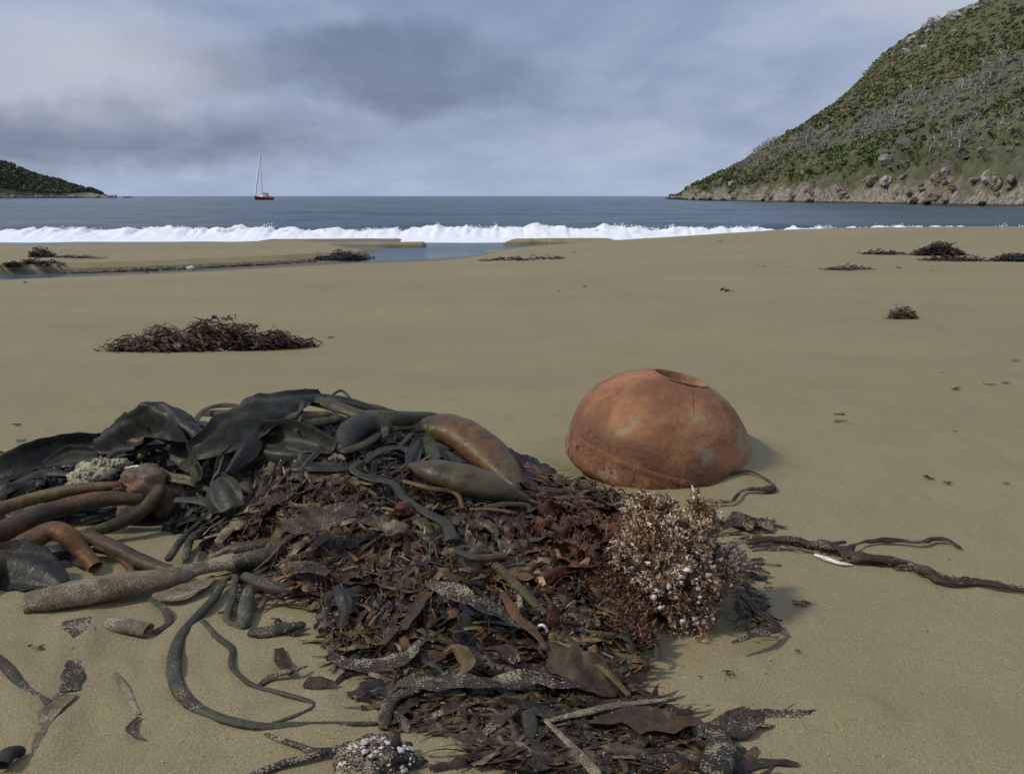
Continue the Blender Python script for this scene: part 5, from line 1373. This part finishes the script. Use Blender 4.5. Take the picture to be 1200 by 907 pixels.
def clump():
    ctr = P(797, 688, .07); sc = px_scale(ctr)
    base = np.array([ctr[0], ctr[1] + .02, 0.0])
    root = empty('coralline_clump', base, 'bushy red brown clump of coralline seaweed with white shell bits beside the heap', 'seaweed')
    def shape(d):
        r = 1 + .34 * fbm(d[:, 0] * 1.6 + 3, d[:, 1] * 1.6, d[:, 2] * 1.6, 3, 601) + .10 * fbm(d[:, 0] * 6, d[:, 1] * 6, d[:, 2] * 6, 2, 605)
        q = d * r[:, None] * np.array([.090, .100, .138])
        q[:, 0] *= np.interp(q[:, 2], [-.06, .0, .08, .16], [.75, 1.0, 1.08, .85])
        return base + np.array([.004, 0, .062]) + q * (1 + .06 * fbm(d[:, 0] * 11, d[:, 1] * 11, d[:, 2] * 11, 2, 607))[:, None]
    V = IV.copy(); V = shape(V) - (V * .010); V[:, 2] = np.maximum(V[:, 2], -.01)
    link('core', mesh_np('core', V, IF, True, np.tile([.035, .020, .014], (len(V), 1)) * (1 + .6 * fbm(V[:, 0] * 60, V[:, 1] * 60, V[:, 2] * 60, 2, 611))[:, None].clip(.2)), M_FROND, parent=root)
    n = 15000
    d = rng.normal(size=(n, 3)); d /= np.linalg.norm(d, axis=1, keepdims=True); d[:, 2] = np.where(d[:, 2] < -.45, -d[:, 2], d[:, 2])
    c = shape(d); hollow = fbm(d[:, 0] * 3.2, d[:, 1] * 3.2, d[:, 2] * 3.2, 3, 621)
    ok = (c[:, 2] > .002) & (hollow > -.34); c, d, hollow = c[ok], d[ok], hollow[ok]; n = len(c)
    c = c + d * (.030 * hollow + rng.normal(0, .006, n))[:, None]
    size = rng.uniform(.0035, .0078, n) * (1 + .6 * (d[:, 2] > .5))
    pal = np.array([(.20, .092, .034), (.13, .055, .022), (.27, .150, .064), (.36, .26, .145), (.58, .51, .38), (.065, .030, .016)])
    pale = fbm(c[:, 0] * 22, c[:, 1] * 22, c[:, 2] * 22, 3, 623)
    k = rng.choice(6, n, p=[.24, .16, .20, .17, .12, .11]); k = np.where((pale > .30) & (rng.uniform(0, 1, n) < .6), rng.choice([3, 4], n), k)
    V, F, T = sprigs(c, d * .8 + rng.normal(0, .6, (n, 3)), size, pal[k])
    link('twigs', mesh_np('twigs', V, F, False, T), M_TWIG, parent=root, kind='stuff')
    kk = rng.choice(n, 420); sv = .0012 + .0038 * rng.uniform(0, 1, 420) ** 2       # crumbs of shell caught between the twigs
    Vc = (IV2[None] * sv[:, None, None] * rng.uniform(.5, 1.4, (420, 1, 3)) + (c[kk] + d[kk] * .004)[:, None]).reshape(-1, 3)
    Fc = (np.arange(420)[:, None, None] * len(IV2) + IF2[None]).reshape(-1, 3)
    link('shell_crumbs', mesh_np('crumbs', Vc, Fc, False), K_WHITE, parent=root, kind='stuff')
    # skirt of redder turf spreading left
    q = in_zone([(690, 640), (740, 610), (760, 700), (760, 760), (720, 740), (695, 690)], 2200)
    p = hit(q[:, 0], q[:, 1], .004)
    V, F, T = sprigs(p, np.tile([0, -.25, 1.0], (len(p), 1)) + rng.normal(0, .6, (len(p), 3)), rng.uniform(.008, .016, len(p)), np.array([(.11, .044, .018), (.075, .031, .014), (.15, .070, .026), (.05, .025, .013)])[rng.integers(0, 4, len(p))])
    link('red_turf', mesh_np('turf', V, F, False, T), M_TWIG, parent=root, kind='stuff')
    for a, b, s in [(829, 650, .011), (834, 664, .008), (806, 668, .009), (798, 676, .008), (790, 634, .006), (772, 640, .006), (766, 700, .009), (775, 712, .008), (770, 692, .007), (830, 674, .008), (812, 640, .006), (778, 748, .008), (774, 758, .007), (800, 728, .007), (838, 630, .005), (760, 660, .006), (845, 655, .006), (820, 700, .006)]:
        dv = pray(a, b); t = np.linspace(1.2, 2.6, 400); pp = np.array([0, 0, CAMZ]) + dv * t[:, None]
        e = np.linalg.norm((pp - base - np.array([0, 0, .055])) / np.array([.118, .110, .130]), axis=1)
        i = np.argmax(e < 1.0) if (e < 1).any() else np.argmin(e)
        lump('shell_bit', pp[i], (s * .7, s * .4, s * .55), K_WHITE, root, .8, 3.5, 630 + int(a), 1)
clump()

# barnacled lump at the bottom of the picture
def barnacles():
    c = P(440, 892, .02)
    root = empty('barnacled_lump', (c[0], c[1], 0), 'dark lump crusted with white barnacles at the bottom of the heap on sand', 'holdfast')
    lump('core', c, (.055, .045, .024), K_BLACKSAND, root, .35, 2.5, 641, 4)
    for i in range(80):
        d = rng.normal(size=3); d /= np.linalg.norm(d); d[2] = abs(d[2])
        p = c + d * np.array([.054, .044, .024]) * .98 + np.array([.004, 0, .001])
        s = .0012 + .0046 * rng.uniform() ** 2
        lump('barnacle', p, (s, s * rng.uniform(.6, 1.1), s * .6), K_WHITE, root, .7, 3, 650 + i, 1)
barnacles()

# ------------------------------------------------------------------ strands on the right-hand sand
strand('seaweed_strand', 'long dark red strand trailing right across the sand from the coralline clump', 'seaweed', K_DKRED,
       [(876, 640, .009), (914, 633, .011), (950, 640, .012), (984, 646, .013), (1004, 655, .013), (1052, 660, .011), (1076, 668, .011), (1104, 681, .010), (1150, 687, .009), (1216, 700, .008)], [6, 12, 10, 13, 11, 9, 12, 9, 8, 6], th=.42, wr=.6, rag=.5, crum=.5, m=24)
strand('seaweed_strand', 'red brown branch curving back over the sand above the white stick', 'seaweed', K_DKRED,
       [(994, 654, .013), (998, 644, .013), (1018, 636, .012), (1050, 635, .011), (1074, 636, .011), (1096, 630, .012), (1112, 632, .011), (1125, 641, .008)], [9, 12, 10, 8, 6, 6, 5, 3], th=.5, wr=.55, rag=.45, crum=.45, m=24)
strand('seaweed_strand', 'thin olive stem lying along the start of the long red strand', 'seaweed', K_OLIVE,
       [(884, 632, .011), (930, 636, .012), (960, 640, .012), (990, 637, .010)], [6, 6, 5, 4], th=.8, wr=.2)
strand('seaweed_strand', 'dark flattened tuft at the root of the long red strand', 'seaweed', K_BLACKSAND,
       [(878, 644, .009), (900, 640, .013), (926, 640, .011)], [6, 12, 5], th=.12, wr=.5, rag=.6, crum=.6, m=24)
strand('seaweed_strand', 'dark kinked strand on open sand behind the coralline clump', 'seaweed', K_BLACKSAND,
       [(830, 588, .011), (856, 588, .012), (868, 577, .013), (880, 575, .011), (904, 573, .011), (898, 566, .012), (876, 563, .011), (852, 565, .012), (850, 560, .010)], [5, 7, 6, 4, 8, 5, 4, 5, 3], th=.6, wr=.6, rag=.3)
strand('seaweed_strand', 'short dark frilled blade lying beside the coralline clump on its right', 'seaweed', K_BLACKSAND,
       [(846, 618, .015), (868, 608, .023), (890, 610, .019), (906, 622, .009)], [10, 20, 18, 6], th=.08, curl=-.4, ruf=.3, rufk=16, wr=.5, rag=.6, crum=.6, m=28)
strand('seaweed_strand', 'ragged dark strand bending down to the sand below the right side of the clump', 'seaweed', K_DKRED,
       [(864, 694, .015), (880, 710, .015), (900, 728, .013), (914, 738, .011), (886, 744, .011), (858, 756, .008)], [8, 11, 10, 12, 7, 3], th=.25, wr=.6, rag=.6, crum=.5, m=24)
strand('seaweed_strand', 'dark red ragged strand pointing right from the middle of the clump', 'seaweed', K_DKRED,
       [(850, 660, .017), (880, 668, .015), (902, 674, .009)], [10, 12, 5], th=.2, wr=.6, rag=.6, crum=.5, m=24)
strand('white_stick', 'short bleached white stick on the sand beside the long red strand', 'stick', K_WHITE,
       [(955, 652, .005), (968, 656, .006), (984, 661, .005), (998, 663, .003)], [4, 6, 5, 3], th=.8, wr=.35)


# ------------------------------------------------------------------ rusty steel float
def m_rust():
    m, t, b = material('rusted_steel')
    co = t.n('ShaderNodeTexCoord').outputs['Object']
    z = t.n('ShaderNodeSeparateXYZ', None, Vector=co).outputs[2]
    n1 = t.noise(co, 6.0, 6, 0.6, 0.3); n2 = t.noise(co, 28.0, 6, 0.65); n3 = t.noise(co, 120.0, 4, 0.7)
    st = t.noise(t.mapping(co, sc=(14, 14, 1.8)), 1.0, 5, 0.6, 0.3)
    c = t.mix(t.rng(n1, 0.33, 0.66), (0.185, 0.078, 0.034), (0.370, 0.170, 0.070))
    c = t.mix(t.math('MULTIPLY', t.rng(n2, 0.45, 0.70), 0.55), c, (0.150, 0.070, 0.042))
    c = t.mix(t.math('MULTIPLY', t.rng(st, 0.56, 0.70), 0.35), c, (0.28, 0.20, 0.12))
    c = t.mix(t.math('MULTIPLY', t.rng(n3, 0.60, 0.75), 0.5), c, (0.09, 0.045, 0.03))
    c = t.mix(t.math('MULTIPLY', t.rng(t.math('ADD', z, t.math('MULTIPLY', t.math('SUBTRACT', n1, 0.5), 0.12)), 0.10, 0.02), 0.6), c, (0.150, 0.066, 0.040))
    # grey-tan scale in patches, yellow ochre bloom low down
    pt = t.noise(co, 4.2, 6, 0.62, 0.2)
    c = t.mix(t.math('MULTIPLY', t.rng(pt, 0.56, 0.62), 0.8), c, (0.30, 0.225, 0.135))
    low = t.rng(t.math('ADD', z, t.math('MULTIPLY', t.math('SUBTRACT', n1, 0.5), 0.10)), 0.045, -0.005)
    c = t.mix(t.math('MULTIPLY', t.math('MULTIPLY', low, 0.8), t.rng(n2, 0.50, 0.66)), c, (0.32, 0.160, 0.048))
    flk = t.math('MULTIPLY', low, t.rng(t.noise(co, 45.0, 5, 0.7), 0.56, 0.66))
    c = t.mix(flk, c, (0.085, 0.045, 0.035))
    t.put(b, 'Base Color', c); b.inputs['Roughness'].default_value = 0.72
    b.inputs['Specular IOR Level'].default_value = 0.35
    h = t.math('ADD', t.math('MULTIPLY', n2, 1.0), t.math('ADD', t.math('MULTIPLY', n3, 0.35), t.math('MULTIPLY', flk, -0.8)))
    bump(t, b, h, 0.006, 0.8)
    return m
M_RUST = m_rust()
def steel_float():
    c = P(771, 528, .045); Rr = 107.5 * px_scale(c)
    root = empty('steel_float', c, 'rusty orange brown steel half float with a hole on top, half sunk in sand', 'float')
    root.rotation_euler = (R(2), R(15), 0)
    def rev(name, prof, m, n=160, wob=.006, seed=1, sub=6):
        prof = spline(np.array([(r, 0, z) for r, z in prof]), len(prof) * sub) if sub else np.array([(r, 0, z) for r, z in prof])
        a = np.arange(n) / n * 2 * math.pi
        V = np.stack([prof[:, 0][:, None] * np.cos(a), prof[:, 0][:, None] * np.sin(a), np.broadcast_to(prof[:, 2][:, None], (len(prof), n))], -1)
        V = V * (1 + wob * fbm(V[..., 0] * 2.2, V[..., 1] * 2.2, V[..., 2] * 2.2, 3, seed) * 2 + .0035 * fbm(V[..., 0] * 14, V[..., 1] * 14, V[..., 2] * 14, 3, seed + 5))[..., None]
        me = mesh_np(name, V.reshape(-1, 3) * Rr, grid_faces(len(prof), n, True)); me.materials.append(m)
        o = bpy.data.objects.new(name, me); col.objects.link(o); o.parent = root
        return o
    el = [(math.cos(t), .02 + .86 * math.sin(t)) for t in np.linspace(0, math.acos(.31), 26)]
    dome = rev('dome', el, M_RUST, seed=701, sub=3)
    rt, zt = el[-1]
    rev('hole_lip', [(rt - .004, zt - .004), (rt - .004, zt + .006), (rt - .018, zt + .008), (rt - .034, zt - .006), (rt - .05, zt - .05), (rt - .07, zt - .12), (rt - .08, zt - .34), (.18, zt - .42), (.02, zt - .43)], M_RUST, seed=702, sub=4)
    rev('rim_band', [(0.998, .03), (1.004, .018), (1.005, -.02), (1.0, -.04), (1.002, -.10), (1.006, -.17), (1.0, -.22), (.98, -.26), (.93, -.30)], M_RUST, seed=703, wob=.008, sub=4)
    # weld seam running over the dome
    t = np.linspace(.05, 1.18, 60); an = R(-84)
    pts = np.stack([np.cos(t) * math.cos(an), np.cos(t) * math.sin(an), .02 + .86 * np.sin(t)], -1) * Rr * 1.001
    Vs = []
    for i, p in enumerate(pts):
        tg = pts[min(i + 1, 59)] - pts[max(i - 1, 0)]; tg /= np.linalg.norm(tg); nr = p / np.linalg.norm(p); sd_ = np.cross(tg, nr)
        for k in range(8):
            q = k / 8 * 6.28; Vs.append(p + sd_ * math.cos(q) * .0035 + nr * math.sin(q) * .0004 * (1 + math.sin(i * 1.7)))
    me = mesh_np('weld_seam', np.array(Vs), grid_faces(60, 8, True)); me.materials.append(M_RUST)
    o = bpy.data.objects.new('weld_seam', me); col.objects.link(o); o.parent = dome
steel_float()


# ------------------------------------------------------------------ weed lying farther out on the beach
def heap(label, outline, n, L, Wd, pal, hmax, name='seaweed_heap', az=0, spd=1.2, group=None, peak=None, kind=None):
    """a low pile of small fronds: outline is a list of (px, py) for the ground footprint"""
    q = in_zone(outline, n)
    p = hit(q[:, 0], q[:, 1], 0, False)
    ctr = p.mean(0); sx2, sy2 = p[:, 0].std() * 1.6 + 1e-6, p[:, 1].std() * 1.6 + 1e-6
    bump_ = np.exp(-((p[:, 0] - ctr[0]) / sx2) ** 2 - ((p[:, 1] - ctr[1]) / sy2) ** 2)
    if peak: ctr = hit(peak[0], peak[1], 0, False)[0]; sx2 *= .75
    ground = p[:, 2].copy()
    p[:, 2] += hmax * bump_ * rng.uniform(0, 1, n) * (.9 + .4 * vn(p[:, 0] * 7 / max(sx2, .05), 2, 0, 801))
    gz = ground.min()
    p[:, 2] -= gz
    V, F, T = fronds(p, L, Wd, pal, az, spd, arch=.25, nt=7, tilt=.07)
    V[:, 2] += gz
    return link(name, mesh_np(name, V, F, True, T), M_FROND, label=label, cat='seaweed', group=group, kind=kind)

heap('low dark brown heap of seaweed lying alone on the sand behind the big heap', [(124, 412), (150, 405), (190, 403), (240, 404), (290, 403), (340, 404), (372, 406), (330, 410), (260, 412), (190, 413)], 1500, (.04, .16), (.004, .018), 'mix', .15, spd=1.0, peak=(292, 406))
heap('small round brown tuft of seaweed alone on the right-hand sand', [(1041, 374), (1055, 372), (1073, 373), (1070, 376), (1044, 376)], 380, (.03, .07), (.004, .012), 'brown', .085)
heap('dark peaked heap of seaweed on the far sand under the headland', [(1072, 299), (1100, 297.5), (1128, 299), (1110, 300), (1078, 300)], 700, (.10, .26), (.015, .05), 'dark', .22)
heap('thin dark line of weed trailing left from the dark peaked far heap', [(1005, 297), (1060, 298), (1075, 299.6), (1040, 299), (1004, 298)], 90, (.12, .3), (.012, .04), 'dark', .03, spd=.3, kind='stuff')
heap('long thin line of weed below the dark peaked far heap', [(1080, 304.5), (1120, 305), (1175, 307.3), (1130, 307), (1082, 306)], 160, (.10, .25), (.012, .035), 'mix', .05, spd=.3, kind='stuff')
heap('low dark clump of weed at the right of the far sand line', [(1165, 306), (1190, 304.5), (1215, 306), (1200, 307.3), (1168, 307.3)], 200, (.10, .24), (.015, .045), 'dark', .12)
heap('narrow straight string of weed on the sand left of the far weed line', [(968, 316.5), (1000, 315.8), (1026, 316), (1000, 317.4), (968, 317.4)], 70, (.10, .22), (.010, .022), 'mix', .03, spd=.15, kind='stuff')
heap('dark bushy clump of weed on the end of the sand bank beside the channel', [(372, 303.5), (400, 303), (441, 304.5), (438, 306), (400, 306), (374, 305.5)], 600, (.10, .28), (.015, .05), 'dark', .22)
heap('dark clump of weed on the far sand bank near the surf', [(36, 301), (50, 299.8), (66, 301), (56, 302.2), (38, 302.2)], 220, (.10, .26), (.015, .05), 'dark', .20)
heap('thin tail of weed running right from the clump on the far sand bank', [(60, 301.4), (90, 301.8), (128, 303), (100, 303.2), (62, 302.3)], 80, (.10, .3), (.012, .04), 'dark', .04, spd=.2, kind='stuff')
heap('dark strip of weed on the sand bank above the pool', [(0, 312), (30, 308.8), (66, 308.3), (70, 309.8), (30, 311), (0, 313.5)], 260, (.10, .26), (.015, .05), 'dark', .09, spd=.4, kind='stuff')
heap('thin dark line of weed and added shade along the cut edge of the sand bank', [(75, 320.6), (200, 316), (300, 311.4), (372, 307), (372, 307.8), (300, 312.4), (200, 317), (75, 321.6)], 520, (.08, .22), (.012, .04), 'dark', .03, spd=.3, kind='stuff')  # dark weed that doubles as the shadow line of the cut edge
heap('dark ridge of weed on the sand right of the channel mouth', [(562, 305), (600, 304.7), (660, 302.4), (660, 303.6), (610, 305.6), (564, 306)], 150, (.06, .18), (.012, .04), 'dark', .06, spd=.3, kind='stuff')

SCRAPS = [(984, 487, 15), (655, 343, 6), (685, 338, 6), (752, 305, 6), (854, 341, 16), (896, 313, 6), (888, 312, 5), (920, 314, 5), (1054, 315, 8), (1091, 317, 5), (1190, 424, 10), (1103, 439, 5), (1120, 457, 14), (1160, 452, 12), (1178, 450, 10),
          (938, 713, 22), (854, 797, 14), (900, 695, 10), (1119, 507, 5), (935, 769, 8), (48, 767, 14), (36, 765, 6), (10, 536, 30), (330, 404, 12), (388, 396, 12), (160, 318, 8), (172, 320, 6), (30, 331, 8), (318, 291, 4), (218, 290, 4), (830, 290, 6), (846, 284, 6), (640, 300, 6), (672, 297, 6), (1180, 568, 8), (1088, 560, 16), (1112, 566, 12), (985, 496, 16), (20, 500, 10), (26, 519, 12), (700, 545, 6), (820, 800, 5)]
for k, (a, b, wpx) in enumerate(SCRAPS):
    p = hit(a, b, 0, False); s = wpx * px_scale(p)[0]
    gz = p[0, 2]; p[0, 2] = .002
    V, F, T = fronds(np.repeat(p, 3, 0) + rng.normal(0, .12 * s, (3, 3)) * np.array([1, 1, 0]), (.6 * s, 1.0 * s), (.12 * s, .3 * s), 'mix' if k % 3 else 'red', 0, .7, nt=8)
    V[:, 2] += gz
    link('seaweed_scrap', mesh_np('scrap', V, F, True, T), M_FROND, label='small dark scrap of seaweed lying alone on open sand', cat='seaweed', group='scraps of weed on the sand')
p = hit(224, 316, 0, False)[0]
lump('pale_shell', p + np.array([0, 0, .03]), (.09, .05, .05), K_WHITE, None, .5, 2, 811, label='pale white object lying by the cut edge of the sand bank', cat='shell')
# shell grit and pebbles round the heap
def grit():
    GV, GF = np.array([[1, 0, 0], [-1, 0, 0], [0, 1, 0], [0, -1, 0], [0, 0, 1], [0, 0, -1.0]]), np.array([[0, 2, 4], [2, 1, 4], [1, 3, 4], [3, 0, 4], [2, 0, 5], [1, 2, 5], [3, 1, 5], [0, 3, 5]])
    q = np.stack([rng.uniform(0, 1200, 900), 480 + 440 * rng.uniform(0, 1, 900) ** .7], -1)
    k = rng.uniform(0, 1, 900) < np.exp(-((q[:, 0] - 560) / 420) ** 2)
    q = q[k]; p = hit(q[:, 0], q[:, 1], 0, False)
    q2 = np.concatenate([in_zone(z_[0], 320 if i_ < 3 else 90) for i_, z_ in enumerate(ZONES)]); p = np.concatenate([p, hit(q2[:, 0], q2[:, 1], rng.uniform(-.004, .012, len(q2)))])
    Vs, Fs, Ts, o = [], [], [], 0
    for i in range(len(p)):
        s = rng.uniform(.0008, .0022); v = GV * s * np.array([1, 1, .6]) * rng.uniform(.6, 1.3, 3) + p[i] + np.array([0, 0, s * .4 + .001])
        Vs.append(v); Fs.append(GF + o); o += len(v)
        Ts.append(np.tile(np.array([(.6, .55, .45), (.4, .33, .22), (.08, .06, .045), (.5, .4, .25)][rng.integers(4)]), (len(v), 1)))
    link('shell_grit', mesh_np('grit', np.concatenate(Vs), np.concatenate(Fs), True, np.concatenate(Ts)), M_TWIG, origin=(0, 2, 0), label='scattered grains of shell grit on the sand round the heap', cat='grit', kind='stuff')
grit()
